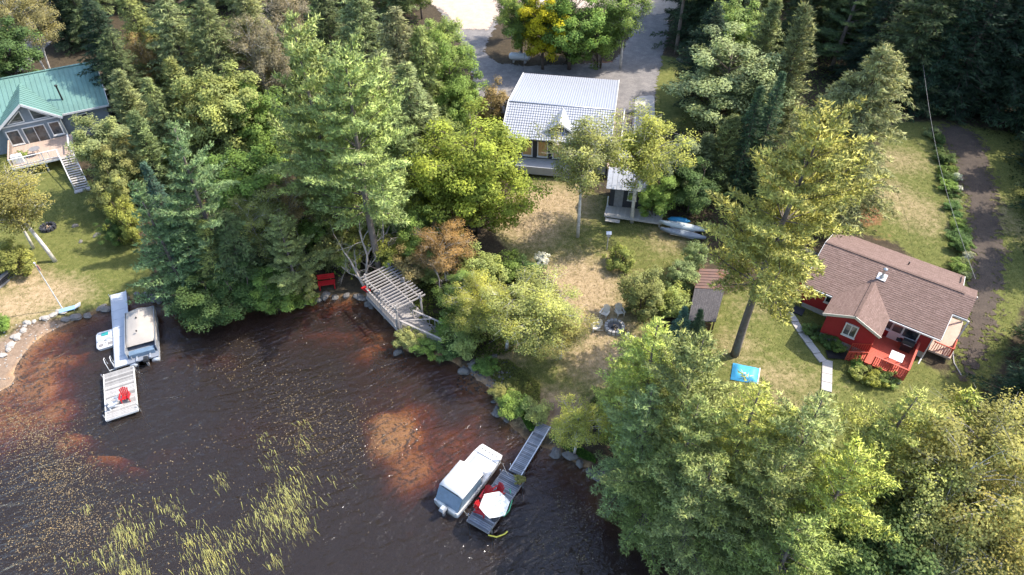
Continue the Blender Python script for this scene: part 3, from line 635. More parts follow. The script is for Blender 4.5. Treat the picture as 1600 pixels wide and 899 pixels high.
# side porch (right gable end)
po = bpy.data.objects.new('side_porch', None); link(po, rc)
MB().box((5.55, 3.6, 1.75), (1.6, 5.0, .16)).build('porch_floor', M_PEACH, po)
for y in (1.3, 2.6, 6.0): MB().box((6.2, y, 3.25 if y > 2 else 2.3), (.12, .12, 2.85 if y > 2 else .95)).build('post', M_WHITE if y > 2 else M_RED2, po)
MB().box((6.2, 2.0, 2.75), (.08, 1.4, .07)).build('rail', M_RED2, po); MB().box((5.5, 1.18, 2.75), (1.4, .08, .07)).build('rail', M_RED2, po)
bm_ = MB().box((0, 0, 0), (.045, .045, .85)).mesh('baluster', M_RED2)
for i in range(8): put('baluster', bm_, po, (6.2, 1.45 + i * .15, 2.30))
for i in range(8): put('baluster', bm_, po, (4.9 + i * .16, 1.18, 2.30))
# front deck with rail, steps
dk = thing('front_deck', 'red stained deck with railing in front of the red cottage', 'deck', (ro.x, ro.y, 0), RA)
DX0, DX1, DY0, DY1, DZ = 1.0, 3.95, -3.45, .36, 2.0
n = 21; pm = MB().box((0, 0, 0), (DX1 - DX0, (DY1 - DY0) / n - .012, .04)).mesh('plank', M_RED2)
for i in range(n): put('plank', pm, dk, ((DX0 + DX1) / 2, DY0 + (i + .5) * (DY1 - DY0) / n, DZ - .02))
b = MB(); b.box(((DX0 + DX1) / 2, DY0 + .06, DZ - .14), (DX1 - DX0, .06, .18)).box((DX1 - .06, (DY0 + DY1) / 2, DZ - .143), (.06, DY1 - DY0 - .1, .18)); b.build('rim_beam', M_RED2, dk)
b = MB(); b.box(((DX0 + DX1) / 2, DY0 + .2, (gz - .4 + DZ - .25) / 2), (DX1 - DX0 - .1, .1, DZ - .25 - gz + .4)).box((DX1 - .2, (DY0 + DY1) / 2 + .1, (gz - .4 + DZ - .25) / 2), (.1, DY1 - DY0 - .3, DZ - .25 - gz + .4)); b.build('skirting', M_CONC, dk)
def railing(parent, a, b_, z, m, h=.95, step=.14, bw=.05, posts=2):
    a, b_ = Vector(a), Vector(b_); d = b_ - a; L = d.length; ang = math.atan2(d.y, d.x)
    for k in range(posts): p = a + d * (k / (posts - 1)); MB().box((0, 0, 0), (.10, .10, h + .05)).build('post', m, parent, loc=(p.x, p.y, z + h / 2 + (b_.z - a.z) * k / (posts - 1)), rz=ang)
    zz = b_.z - a.z
    MB().bar((a.x, a.y, z + h), (b_.x, b_.y, z + h + zz), .14, .045).build('top_rail', m, parent); MB().bar((a.x, a.y, z + .12), (b_.x, b_.y, z + .12 + zz), .06, .05).build('bottom_rail', m, parent)
    n = int(L / step); bm = MB().box((0, 0, 0), (bw, bw, h - .19)).mesh('baluster', m)
    for k in range(1, n): p = a + d * (k / n); put('baluster', bm, parent, (p.x, p.y, z + .12 + (h - .12) / 2 - .01 + zz * k / n), ang)
railing(dk, (1.55, DY0 + .05, 0), (DX1 - .05, DY0 + .05, 0), DZ, M_RED2, posts=3); railing(dk, (DX1 - .05, DY0 + .19, 0), (DX1 - .05, .1, 0), DZ, M_RED2, posts=3)
st = bpy.data.objects.new('steps', None); link(st, dk)
for i in range(4): MB().box((0, 0, 0), (.34, 1.05, .05)).build('tread', M_RED2, st, loc=(.80 - i * .30, -2.75, DZ - .02 - (i + 1) * .17))
for y in (-3.32, -2.2): railing(st, (.95, y, 0), (-.25, y, -.68), DZ, M_RED2, h=.9, posts=2, step=.17)
# things on the deck
def world(x, y, z=0): return (ro + RU * x + RV * y + Vector((0, 0, z)))
t_ = thing('patio_table', 'square white table on the red deck', 'table', world(2.85, -2.2, DZ), RA)
MB().box((0, 0, .72), (.95, .95, .05)).build('table_top', M_WHITEP, t_)
for x in (-.4, .4):
    for y in (-.4, .4): MB().box((x, y, .35), (.06, .06, .695)).build('leg', M_WHITEP, t_)
t_ = thing('barbecue', 'black covered barbecue against the red cottage wall', 'barbecue', world(3.2, -.35, DZ), RA)
b = MB(); b.loft([[(-.45, -.22, .55), (.45, -.22, .55), (.45, .22, .55), (-.45, .22, .55)], [(-.45, -.24, .85), (.45, -.24, .85), (.45, .24, .85), (-.45, .24, .85)], [(-.42, -.12, 1.08), (.42, -.12, 1.08), (.42, .16, 1.08), (-.42, .16, 1.08)]]); b.build('lid', M_BLACK, t_)
MB().box((-.68, 0, .80), (.40, .4, .04)).build('side_shelf', M_BLACK, t_); MB().box((0, 0, .3), (.75, .4, .5)).build('cabinet', M_BLACK, t_)
MB().tube([(-.3, -.27, .8), (-.3, -.31, .83), (.3, -.31, .83), (.3, -.27, .8)], .018, 6).build('handle', M_STEEL, t_)
# garden path of slabs and mat
def path(name, pts, wd, L0, label):
    t_ = tag(thing(name, None, None), kind='structure'); acc = []
    P = [Vector(GG(*p)[:2] + (0,)) for p in pts]
    for a, b_ in zip(P, P[1:]):
        d = b_ - a; n = max(1, int(round(d.length / L0))); ang = math.atan2(d.y, d.x)
        me = MB().box((0, 0, 0), (d.length / n - .03, wd, .09)).mesh('slab', M_SLABC)
        for i in range(n):
            c = a + d * ((i + .5) / n); put('slab', me, t_, (c.x, c.y, hz(c.x, c.y) + .035), ang)
path('garden_path', [(1232, 488), (1252, 520), (1276, 553), (1286, 566)], .62, 1.15, '')
path('garden_path', [(1293, 563), (1292, 585), (1291, 612)], .75, 1.1, '')
x, y, z = GG(1306, 556); tag(MB().box((0, 0, .05), (1.65, .85, .03)).build('door_mat', M_BLACK, None, loc=(x + .1, y, z + .05), rz=R(-5)), 'black rubber mat in front of the red deck steps', 'mat')
x, y, z = GG(1237, 482); t_ = thing('patio_slab', 'dark slab and white bucket by the red annex door', 'doorstep', (x, y, z), RA); MB().box((0, 0, .05), (2.0, .9, .10)).build('slab', M_DARK, t_); MB().lathe([(0, .1), (.13, .1), (.15, .42), (.12, .42), (.11, .2), (0, .2)], 12, (-.7, .1, 0)).build('bucket', M_WHITEP, t_)

# ---- house with pale metal tile roof
WA = R(-9.8); WU, WV = Vector((math.cos(WA), math.sin(WA), 0)), Vector((-math.sin(WA), math.cos(WA), 0))
wo_ = WU * -12.0 + WV * 67.3
M_TILE = mat('pale_metal_tile', (.315, .328, .362), .42, .07, 1.0, .03, metal=.1, spec=.4, dirt=(.275, .285, .315))
hs = thing('metal_roof_house', 'house with pale metal tile roof and small gable dormer', 'house', (wo_.x, wo_.y, 0), WA)
HR, HN, HF, HL = 6.9, 5.2, 5.35, 11.5
def tile_mesh(wd, ln, amp=.035, pitch=.262, step=.36):
    """one formed metal sheet: rounded ribs across, a small step down at every tile row (x across, y up the slope)"""
    nx = int(round(wd / pitch)); xs = []
    for i in range(nx):
        for f in (0, .14, .30, .5, .72, .88): xs.append(((i + f) * wd / nx, amp * (math.sin(f * math.pi * 2 - 1.2) * .5 + .5)))
    xs.append((wd, xs[0][1])); ny = int(round(ln / step)); mb = MB(); V, F = [], []
    for j in range(ny):
        for e in (0, 1):
            y = (j + e) * ln / ny - (0 if e == 0 else .0)
            for x, h in xs: V.append((x, y, h + (.045 if e == 0 else .0)))
    n = len(xs)
    for r in range(2 * ny - 1):
        for i in range(n - 1): F.append((r * n + i, r * n + i + 1, (r + 1) * n + i + 1, (r + 1) * n + i))
    mb.v, mb.f = V, F; return mb.mesh('metal_sheet', M_TILE)
def tile_slope(parent, org, xdir, updir, wd, ln, nsheet):
    me = tile_mesh(wd / nsheet, ln); xd, ud = Vector(xdir).normalized(), Vector(updir).normalized(); m_ = Matrix((xd, ud, xd.cross(ud))).transposed()
    for i in range(nsheet):
        o_ = bpy.data.objects.new('metal_sheet', me); link(o_, parent); o_.location = Vector(org) + xd * (i * wd / nsheet); o_.rotation_euler = m_.to_euler()
hroof = bpy.data.objects.new('roof', None); link(hroof, hs)
dn, df_ = 4.6, 10.4
tile_slope(hroof, (0, -dn, HN), (1, 0, 0), (0, dn, HR - HN), HL, math.hypot(dn, HR - HN), 11)
tile_slope(hroof, (HL, df_, HF), (-1, 0, 0), (0, -df_, HR - HF), HL, math.hypot(df_, HR - HF), 11)
b = MB()
b.slab([(0, -dn, HN - .02), (HL, -dn, HN - .02), (HL, 0, HR - .02), (0, 0, HR - .02)], .12).slab([(0, 0, HR - .02), (HL, 0, HR - .02), (HL, df_, HF - .02), (0, df_, HF - .02)], .12); b.build('roof_deck', M_WHITE, hroof)
b = MB(); b.tube([(0, 0, HR + .04), (HL, 0, HR + .04)], .09, 8); b.build('ridge_cap', mat('ridge_steel', (.40, .41, .46), .4, .1, 2, .03, metal=.4), hroof, True)
for xx in (-.02, HL + .02):
    for p_, q_ in (((xx, -dn, HN), (xx, 0, HR)), ((xx, 0, HR), (xx, df_, HF))): MB().bar(p_, q_, .09, .25).build('barge_board', M_WHITE, hroof)
MB().box((HL / 2, df_ + .05, HF - .04), (HL, .10, .12)).build('gutter', mat('brown_gutter', (.22, .09, .07), .5, .1), hroof); MB().box((HL / 2, -dn - .05, HN - .05), (HL, .10, .12)).build('gutter', M_DARK, hroof)
# dormer
dx, dyf, dzb, dza = 6.0, -3.35, 5.45, 6.82
dm = bpy.data.objects.new('dormer', None); link(dm, hs)
for s_ in (-1, 1):
    tile_slope(dm, (dx + s_ * 2.15, dyf - .25 if s_ > 0 else .02, dzb - .1), (0, s_, 0), (-s_ * 2.15, 0, dza - dzb + .1), 3.6 if s_ > 0 else 3.6, math.hypot(2.15, dza - dzb + .1), 3)
    MB().bar((dx + s_ * 2.17, dyf - .27, dzb - .12), (dx, dyf - .27, dza - .02), .05, .20).build('barge_board', M_WHITE, dm)
b = MB(); b.add([(dx - 1.9, dyf, dzb), (dx + 1.9, dyf, dzb), (dx, dyf, dza - .08), (dx - 1.9, 0, dzb), (dx + 1.9, 0, dzb), (dx, 0, dza - .08)], [(0, 1, 2), (3, 5, 4), (0, 3, 4, 1), (1, 4, 5, 2), (2, 5, 3, 0)]); b.build('dormer_wall', mat('grey_siding', (.13, .135, .15), .7, .2, 2, .1), dm)
window(dm, (dx, dyf - .03, dzb + .52), 1.15, .66, R(-90))
# walls
wz = 2.75
b = MB(); b.box((HL / 2, -dn + .55, (wz + HN) / 2 - .05), (HL - .6, .2, HN - wz - .12)).box((.4, 2.9, (wz + HN) / 2 - .05), (.2, 14.3, HN - wz - .12)).box((HL - .4, 2.9, (wz + HN) / 2 - .05), (.2, 14.3, HN - wz - .12)).box((HL / 2, df_ - .55, (wz + HN) / 2 - .05), (HL - .6, .2, HN - wz - .12)); b.build('wall', M_DARK, hs)
b = MB()
for xx in (.42, HL - .42): b.add([(xx - .08, -dn + .7, HN - .2), (xx + .08, -dn + .7, HN - .2), (xx + .08, 0, HR - .16), (xx - .08, 0, HR - .16), (xx - .08, df_ - .7, HF - .2), (xx + .08, df_ - .7, HF - .2)], [(0, 3, 4), (1, 5, 2), (0, 1, 2, 3), (3, 2, 5, 4), (0, 4, 5, 1)])
b.build('gable', M_DARK, hs)
for i, xx in enumerate((1.1, 2.75, 4.4, 6.05, 7.7, 9.35)): window(hs, (xx, -dn + .42, 4.0), 1.15, 2.0, R(-90), panes=1, glass=M_TANPANEL, frame=.11)
MB().box((HL / 2, 2.9, (1.2 + wz) / 2), (HL - .5, 14.5, wz - 1.2)).build('foundation', M_CONC, hs)
MB().box((5.0, -dn - .35, 2.2), (9.8, 1.7, .9)).build('terrace', mat('terrace_concrete', (.34, .35, .37), .9, .15, 2, .2), hs)
# side deck along the right gable
sdk = thing('side_deck', 'peach boarded side deck with white rails along the metal roof house', 'deck', (wo_.x, wo_.y, 0), WA)
pm = MB().box((0, 0, 0), (.145, 12.2, .04)).mesh('plank', M_PEACH)
for i in range(16): put('plank', pm, sdk, (HL - .15 + .08 + i * .157, 1.2, 2.7))
railing(sdk, (HL + 1.05, -4.8, 0), (HL + 1.05, 6.9, 0), 2.72, M_WHITE, h=.95, step=.35, posts=6)
railing(sdk, (HL + 2.35, -4.8, 0), (HL + 2.35, 5.0, 0), 2.72, M_WHITE, h=.95, step=.35, posts=5)
for y in (-4.7, -1, 3, 7): MB().box((HL + 1.1, y, 2.1), (2.4, .12, 1.1)).build('support', M_GREYW, sdk)
def wworld(x, y, z): return wo_ + WU * x + WV * y + Vector((0, 0, z))
t_ = thing('planter_box', 'white planter box on the side deck', 'planter', wworld(HL + 1.7, 4.2, 2.72), WA); b = MB(); b.box((0, 0, .3), (.9, 1.8, .6)); b.build('box', M_WHITE, t_); MB().box((0, 0, .61), (.8, 1.7, .04)).build('soil', BARK, t_)
t_ = thing('deck_grill', 'black grill on the side deck of the metal roof house', 'barbecue', wworld(HL + 1.72, 1.3, 2.72), WA); b = MB(); b.loft([[(-.4, -.5, .5), (.4, -.5, .5), (.4, .5, .5), (-.4, .5, .5)], [(-.42, -.52, .9), (.42, -.52, .9), (.42, .52, .9), (-.42, .52, .9)], [(-.2, -.48, 1.12), (.2, -.48, 1.12), (.2, .48, 1.12), (-.2, .48, 1.12)]]); b.build('lid', M_BLACK, t_); MB().box((0, 0, .25), (.6, .8, .5)).build('cabinet', M_BLACK, t_); MB().box((0, .74, .84), (.6, .42, .04)).build('side_shelf', M_ALU, t_)
t_ = thing('hot_tub', 'grey covered hot tub at the front of the side deck', 'hot tub', wworld(HL + 1.72, -2.6, 2.72), WA); MB().box((0, 0, .38), (1.1, 2.2, .76)).build('cabinet', M_WOODB, t_); MB().box((0, 0, .81), (1.16, 2.28, .10)).build('cover', mat('grey_vinyl', (.42, .44, .47), .5, .1), t_)
t_ = thing('firewood_crate', 'crate of split firewood on the side deck', 'crate', wworld(HL + 1.72, -.35, 2.72), WA); b = MB()
for x in (-.45, .45): b.box((x, 0, .35), (.05, 1.0, .7))
for y in (-.5, .5): b.box((0, y, .352), (.84, .05, .7))
b.build('crate', M_WHITE, t_)
for i in range(5):
    for j in range(3): MB().tube([(-.38, -.36 + i * .18, .1 + j * .2), (.38, -.36 + i * .18, .1 + j * .2)], .085, 6).build('log', M_LOG, t_)
x, y, z = GG(1005, 168); sheet('concrete_pad', [(992, 152), (1022, 150), (1024, 200), (1008, 215), (990, 215)], ragged('pale_concrete', [(.3, (.42, .39, .36)), (.7, (.60, .56, .52))], .15), .09)
# propane tank behind the house
x, y, z = GG(812, 97); t_ = thing('propane_tank', 'long white propane tank beside the driveway island', 'tank', (x, y, z), R(-8))
prof = [(.02, -1.5), (.3, -1.42), (.48, -1.2), (.5, -1), (.5, 1), (.48, 1.2), (.3, 1.42), (.02, 1.5)]
b = MB(); b.loft([[(zz, r * math.cos(a), .75 + r * math.sin(a)) for a in [k * math.pi / 8 for k in range(16)]] for r, zz in prof]); b.build('tank', M_WHITE, t_, True)
for xx in (-.8, .8): MB().box((xx, 0, .15), (.25, .7, .34)).build('saddle', M_CONC, t_)
MB().lathe([(.16, 1.22), (.16, 1.4), (.0, 1.44)], 10).build('valve_dome', M_WHITE, t_)
b = MB(); b.tube([wworld(.2, 10.4, 5.5), wworld(-.4, 13, 5.5), wworld(-.9, 18, 6.6)], .025, 5); tag(b.build('power_cable', M_BLACK), 'thin service cable running off the far corner of the metal roof', 'cable')
# ---- bunkhouse in front right of the house
bx, by, bzg = 11.5, 57.2, hz(11.5, 57.2)
bk = thing('bunkhouse', 'small dark bunkhouse with grey metal roof behind the golden birch', 'cabin', (bx, by, bzg), R(-10))
b = MB(); b.box((0, 0, 1.6), (3.2, 3.2, 2.4)); b.build('wall', M_DARK, bk); M_GM = mat('grey_metal_roof', (.42, .43, .46), .4, .08, 2, .05, metal=.3)
for i in range(8):
    for s_ in (-1, 1): MB().slab([(-2 + i * .5, s_ * 2.0, 2.75), (-1.53 + i * .5, s_ * 2.0, 2.75), (-1.53 + i * .5, 0, 3.6), (-2 + i * .5, 0, 3.6)], .05).build('roof_panel', M_GM, bk)
b = MB(); b.add([(-1.6, -1.58, 2.8), (-1.6, 1.58, 2.8), (-1.6, 0, 3.5), (1.6, -1.58, 2.8), (1.6, 1.58, 2.8), (1.6, 0, 3.5)], [(0, 2, 1), (3, 4, 5), (0, 1, 4, 3), (0, 3, 5, 2), (1, 2, 5, 4)]); b.build('gable', M_DARK, bk)
MB().box((0, 0, .2), (3.1, 3.1, .5)).build('foundation', M_CONC, bk); window(bk, (.6, -1.62, 1.9), .9, 1.0, R(-90)); MB().box((-.7, -1.63, 1.45), (.85, .08, 2.0)).build('door', M_GREYD, bk)
bd = thing('bunkhouse_deck', 'low grey wooden deck in front of the bunkhouse', 'deck', (12.0, 54.6, hz(12, 54.6)), R(-14))
pm = MB().box((0, 0, 0), (5.6, .15, .04)).mesh('plank', M_GREYW)
for i in range(11): put('plank', pm, bd, (0, -.85 + i * .162, .55))
for xx in (-2.6, 0, 2.6):
    for yy in (-.8, .7): MB().box((xx, yy, .2), (.12, .12, .65)).build('post', M_GREYW, bd)
MB().box((0, -.95, .46), (5.6, .05, .16)).build('rim_beam', M_GREYW, bd); MB().box((-1.9, -1.25, .25), (1.4, .5, .06)).build('step', M_GREYW, bd)
MB().box((-2.72, 0.55, 1.15), (.10, .10, 1.2)).build('rail_post', M_WHITE, bd)

# ---- green-roofed cottage at the left edge
LA = R(28); LU, LV = Vector((math.cos(LA), math.sin(LA), 0)), Vector((-math.sin(LA), math.cos(LA), 0))
lo_ = LU * -14.6 + LV * 84.6
lc = thing('green_roof_cottage', 'grey cottage with green metal roof and big gable windows', 'cottage', (lo_.x, lo_.y, 0), LA)
M_GRN = mat('green_metal_roof', (.15, .27, .235), .45, .10, .8, .04, metal=.1, spec=.4, dirt=(.12, .21, .185)); M_GSID = mat('slate_siding', (.20, .23, .25), .7, .15, 2, .1)
LE, LR_ = 5.0, 7.9
lroof = bpy.data.objects.new('roof', None); link(lroof, lc)
def seam_slope(parent, a, b_, c_, d, n, m):
    a, b_, c_, d = map(Vector, (a, b_, c_, d))
    nn = (b_ - a).cross(d - a).normalized(); nn = nn if nn.z > 0 else -nn
    for i in range(n):
        f0, f1 = i / n, (i + 1) / n; mb = MB(); mb.slab([a.lerp(b_, f0), a.lerp(b_, f1 - .02 / n), d.lerp(c_, f1 - .02 / n), d.lerp(c_, f0)], .04)
        mb.bar(a.lerp(b_, f0) + nn * .025, d.lerp(c_, f0) + nn * .025, .045, .05); mb.build('roof_panel', m, parent)
seam_slope(lroof, (-7, -.1, LE), (7.6, -.1, LE), (7.6, 5.5, LR_), (-7, 5.5, LR_), 30, M_GRN)
seam_slope(lroof, (7.6, 11.1, LE), (-7, 11.1, LE), (-7, 5.5, LR_), (7.6, 5.5, LR_), 30, M_GRN)
MB().box((.3, 5.5, LR_ + .04), (14.6, .3, .05)).build('ridge_cap', M_GRN, lroof)
for p_, q_ in (((7.63, -.1, LE - .05), (7.63, 5.5, LR_ - .05)), ((7.63, 11.1, LE - .05), (7.63, 5.5, LR_ - .05)), ((-7, -.14, LE - .06), (7.6, -.14, LE - .06))): MB().bar(p_, q_, .06, .2).build('fascia', M_WHITE, lroof)
# front gable
ga, gz1 = -.3, 7.45
seam_slope(lroof, (-3.4, -1.1, 5.15), (-3.4, 4.4, 5.15), (ga, 4.6, gz1), (ga, -1.1, gz1), 11, M_GRN)
seam_slope(lroof, (2.9, 4.4, 5.15), (2.9, -1.1, 5.15), (ga, -1.1, gz1), (ga, 4.6, gz1), 11, M_GRN)
for xx in (-3.4, 2.9): MB().bar((xx, -1.13, 5.05), (ga, -1.13, gz1 - .1), .06, .24).build('barge_board', M_WHITE, lroof)
b = MB(); b.lathe([(.09, -.3), (.09, 1.5)], 10).lathe([(.02, 1.52), (.17, 1.52), (.15, 1.65), (.02, 1.7)], 10); b.build('chimney_pipe', M_BLACK, lroof, True, (3.3, 1.6, 6.0))
b = MB(); b.box((0.3, 5.5, 3.2), (13.8, 10.2, 3.4)); b.box((ga, .15, 3.2), (5.6, 1.5, 3.6)); b.build('wall', M_GSID, lc)
b = MB(); b.add([(ga - 2.8, -.58, 5.0), (ga + 2.8, -.58, 5.0), (ga, -.58, 7.2), (ga - 2.8, 4, 5.0), (ga + 2.8, 4, 5.0), (ga, 4, 7.2)], [(0, 1, 2), (3, 5, 4), (0, 3, 4, 1), (1, 4, 5, 2), (2, 5, 3, 0)]); b.build('gable', M_GSID, lc)
for s_ in (-1, 1):
    tw = bpy.data.objects.new('gable_window', None); link(tw, lc); x0, x1 = ga + s_ * .45, ga + s_ * 2.1; zt = lambda x: 7.2 - abs(x - ga) / 2.8 * 2.2 - .28
    b = MB(); b.add([(x0, -.61, 5.32), (x1, -.61, 5.32), (x1, -.61, max(5.36, zt(x1))), (x0, -.61, zt(x0))], [(0, 1, 2, 3)] if s_ > 0 else [(3, 2, 1, 0)]); b.build('pane', M_GLASS, tw)
    b = MB(); b.bar((x0, -.64, 5.3), (x1, -.64, 5.3), .06, .1).bar((x0, -.64, 5.3), (x0, -.64, zt(x0)), .06, .1).bar((x0, -.64, zt(x0)), (x1, -.64, zt(x1)), .06, .1); b.build('frame', M_WHITE, tw)
MB().box((ga, -.66, 5.1), (5.7, .10, .14)).build('band_board', M_WHITE, lc)
window(lc, (-2.3, -.62, 3.75), 1.25, 1.7, R(-90), panes=1); window(lc, (-.25, -.62, 3.65), 2.2, 1.95, R(-90), panes=2, name='patio_door'); window(lc, (1.75, -.62, 3.85), 1.1, 1.6, R(-90)); window(lc, (4.6, .36, 3.9), 1.1, 1.1, R(-90))
MB().box((.3, 5.5, 1.2), (13.6, 10, .9)).build('foundation', M_CONC, lc)
ld = thing('cottage_deck', 'raised deck with white rail below the green roofed cottage gable', 'deck', (lo_.x, lo_.y, 0), LA)
LDZ = 2.75
pm = MB().box((0, 0, 0), (5.9, .15, .04)).mesh('plank', M_PEACH)
for i in range(30): put('plank', pm, ld, (-.1, -5.4 + i * .162, LDZ))
MB().box((-.1, -5.5, LDZ - .12), (5.95, .06, .22)).build('rim_beam', M_WHITE, ld); MB().box((-3.05, -3.0, LDZ - .12), (.06, 5.0, .22)).build('rim_beam', M_WHITE, ld); MB().box((2.85, -3.0, LDZ - .12), (.06, 5.0, .22)).build('rim_beam', M_WHITE, ld)
for x in (-2.9, 0, 2.7): MB().box((x, -5.3, 1.9), (.14, .14, 1.5)).build('post', M_GREYW, ld)
railing(ld, (-2.95, -5.4, 0), (1.6, -5.4, 0), LDZ, M_WHITE, h=.95, step=.8, posts=4); railing(ld, (-2.95, -5.2, 0), (-2.95, -.9, 0), LDZ, M_PEACH, h=.95, step=.2, posts=3); railing(ld, (2.75, -5.2, 0), (2.75, -2.4, 0), LDZ, M_WHITE, h=.95, step=.4, posts=3)
sg = thing('white_stairs', 'long flight of white stairs from the cottage deck to the lawn', 'stairs', (lo_.x, lo_.y, 0), LA)
s0, s1 = Vector((2.25, -5.55, LDZ)), Vector((2.9, -10.4, 0)); s1.z = hz(*(lo_ + LU * s1.x + LV * s1.y)[:2]) + .1
n = 14
for i in range(n): p = s0.lerp(s1, (i + .5) / n); MB().box((p.x, p.y, p.z), (1.25, .26, .05)).build('tread', M_GREYW, sg)
for x in (-.68, .68):
    MB().bar(s0 + Vector((x, 0, -.12)), s1 + Vector((x, 0, -.08)), .06, .26).build('stringer', M_WHITE, sg); MB().bar(s0 + Vector((x, 0, .85)), s1 + Vector((x, 0, .85)), .09, .06).build('hand_rail', M_WHITE, sg)
    for k in range(4): p = s0.lerp(s1, k / 3) + Vector((x, 0, .4)); MB().box(p, (.08, .08, .95)).build('post', M_WHITE, sg)
p = s1 + Vector((0, -.35, -.05)); MB().box(p, (1.5, .6, .12)).build('landing', M_SLABC, sg)
def lworld(x, y, z): return lo_ + LU * x + LV * y + Vector((0, 0, z))
t_ = thing('deck_cabinet', 'white cabinet with a plant on the raised cottage deck', 'cabinet', lworld(-2.3, -4.6, LDZ + .03), LA); MB().box((0, 0, .45), (1.0, .6, .9)).build('cabinet', M_WHITE, t_); MB().box((0, -.31, .45), (.42, .02, .75)).build('door', M_WHITEP, t_)
plant('round1', *lworld(-1.9, -3.6, 0)[:2], .8, .6, 'lime', 'potted_plant', 'leafy green plant on the raised cottage deck', 'plant', z=LDZ + .06)
t_ = thing('deck_table', 'small grey table on the raised cottage deck', 'table', lworld(-.6, -3.7, LDZ + .03), LA); MB().lathe([(0, .70), (.55, .70), (.55, .74), (0, .74)], 18).build('table_top', M_SEATG, t_)
for k in range(4): a = k * 1.57 + .7; MB().tube([(.35 * math.cos(a), .35 * math.sin(a), 0), (.3 * math.cos(a), .3 * math.sin(a), .7)], .03, 6).build('leg', M_SEATG, t_)

# ---- shed with rusty and grey roof
x0, x1 = Vector((17.45, 44.7, 0)), Vector((15.15, 38.5, 0)); sdv = x0 - x1; SA = math.atan2(sdv.y, sdv.x); c0 = (x0 + x1) / 2
sgz = hz(c0.x, c0.y); shd = thing('wood_shed', 'narrow open wood shed with half rusty, half grey roof', 'shed', (c0.x, c0.y, sgz), SA); SL = sdv.length
M_RUST = mat('rusty_metal', (.19, .115, .092), .8, .2, 1.2, .1, dirt=(.36, .13, .05))
for i in range(7): MB().slab([(.55 + i * (SL / 2 - .6) / 7, -1.25, 2.55), (.55 + (i + .96) * (SL / 2 - .6) / 7, -1.25, 2.55), (.55 + (i + .96) * (SL / 2 - .6) / 7, 1.15, 1.95), (.55 + i * (SL / 2 - .6) / 7, 1.15, 1.95)], .04).bar((.55 + i * (SL / 2 - .6) / 7, -1.25, 2.56), (.55 + i * (SL / 2 - .6) / 7, 1.15, 1.96), .05, .05).build('roof_panel', M_RUST, shd)
shingle_slope('shingle_slope', shd, [(.54, 1.15, 1.93), (-SL / 2 - .2, 1.0, 1.93), (-SL / 2 - .2, -1.05, 2.52), (.54, -1.2, 2.52)], M_SHINGG)
for xx in (-SL / 2, -.8, 1.4, SL / 2 - .4):
    for yy, zt_ in ((-.95, 2.4), (.8, 1.96)): MB().box((xx, yy, zt_ / 2 - .05), (.12, .12, zt_)).build('post', M_WOODB, shd)
MB().box((0, .84, .95), (SL - .3, .06, 1.9)).build('back_wall', M_WOODB, shd); MB().box((-SL / 2 + .1, 0, .95), (.05, 1.6, 1.9)).build('side_wall', M_WOODB, shd); MB().box((-.7, -1.04, 1.1), (.5, .05, 1.6)).build('white_board', M_WHITE, shd)
lp = thing('wood_pile', 'stacked split firewood at the rusty end of the shed', 'firewood', tuple(c0 + Vector((math.cos(SA), math.sin(SA), 0)) * (SL / 2 + .35) + Vector((.35, -.3, sgz))), SA + R(90))
lm = MB().tube([(-.3, 0, 0), (.3, 0, 0)], .11, 6).mesh('log', M_LOG)
rr_ = random.Random(3)
for i in range(9):
    for j in range(6): put('log', lm, lp, (rr_.uniform(-.06, .06), -.9 + i * .21 + (j % 2) * .1, .1 + j * .19), rr_.uniform(-.15, .15) + R(90) * 0)
# ---- pergola deck and boardwalk at the bay head
M_PW = mat('silvered_wood', (.34, .31, .29), .85, .25, 3, .35, fine=20)
A_, B_ = Vector((-12.75, 44.05, 0)), Vector((-9.45, 39.95, 0)); pd = (B_ - A_); PA = math.atan2(pd.y, pd.x); PL = pd.length; pw = 2.45; PZ = .85
pg = thing('pergola', 'weathered pergola of grey slats over the bay deck', 'pergola', tuple(A_), PA)
pm = MB().box((0, 0, 0), (.15, pw + .3, .04)).mesh('plank', M_PW)
for i in range(int(PL / .16)): put('plank', pm, pg, (.08 + i * .16, pw / 2, PZ))
MB().box((PL / 2, -.17, PZ - .13), (PL, .06, .24)).build('rim_beam', M_PW, pg)
for xx in (.15, PL / 2, PL - .1):
    for yy in (.05, pw - .05): MB().box((xx, yy, (PZ + 2.9) / 2 - .6), (.13, .13, 2.9 - PZ + 2.2)).build('post', M_PW, pg)
for yy in (.05, pw / 2 + .3, pw - .05): MB().box((PL / 2, yy, 2.84), (PL + .2, .07, .17)).build('beam', M_PW, pg)
sm = MB().box((0, 0, 0), (.07, pw + .75, .13)).mesh('slat', M_PW)
for i in range(15): put('slat', sm, pg, (-.05 + i * PL / 14.2, pw / 2 + .05, 3.0))
railing(pg, (.2, -.08, 0), (PL - .2, -.08, 0), PZ + .02, M_PW, h=.95, step=.16, posts=3)
b = MB(); b.loft([[(-.35, -.35, 1.62), (.5, -.20, 1.62), (.5, .15, 1.62), (-.35, .1, 1.62)], [(-.35, -.33, 1.70), (.5, -.18, 1.74), (.5, .14, 1.74), (-.35, .1, 1.70)]]); x_ = b.build('kayak', M_REDP, None, loc=A_, rz=PA); tag(x_, 'red plastic kayak tip poking out at the pergola corner', 'kayak')
C_ = Vector((-5.7, 37.75, 0)); bdv = C_ - B_; BA = math.atan2(bdv.y, bdv.x); BL = bdv.length
bw_ = thing('boardwalk', 'weathered boardwalk with slatted railing right of the pergola', 'boardwalk', tuple(B_), BA)
pm = MB().box((0, 0, 0), (.15, 1.6, .04)).mesh('plank', M_PW)
for i in range(int(BL / .16)): put('plank', pm, bw_, (.12 + i * .16, .85, PZ + .005))
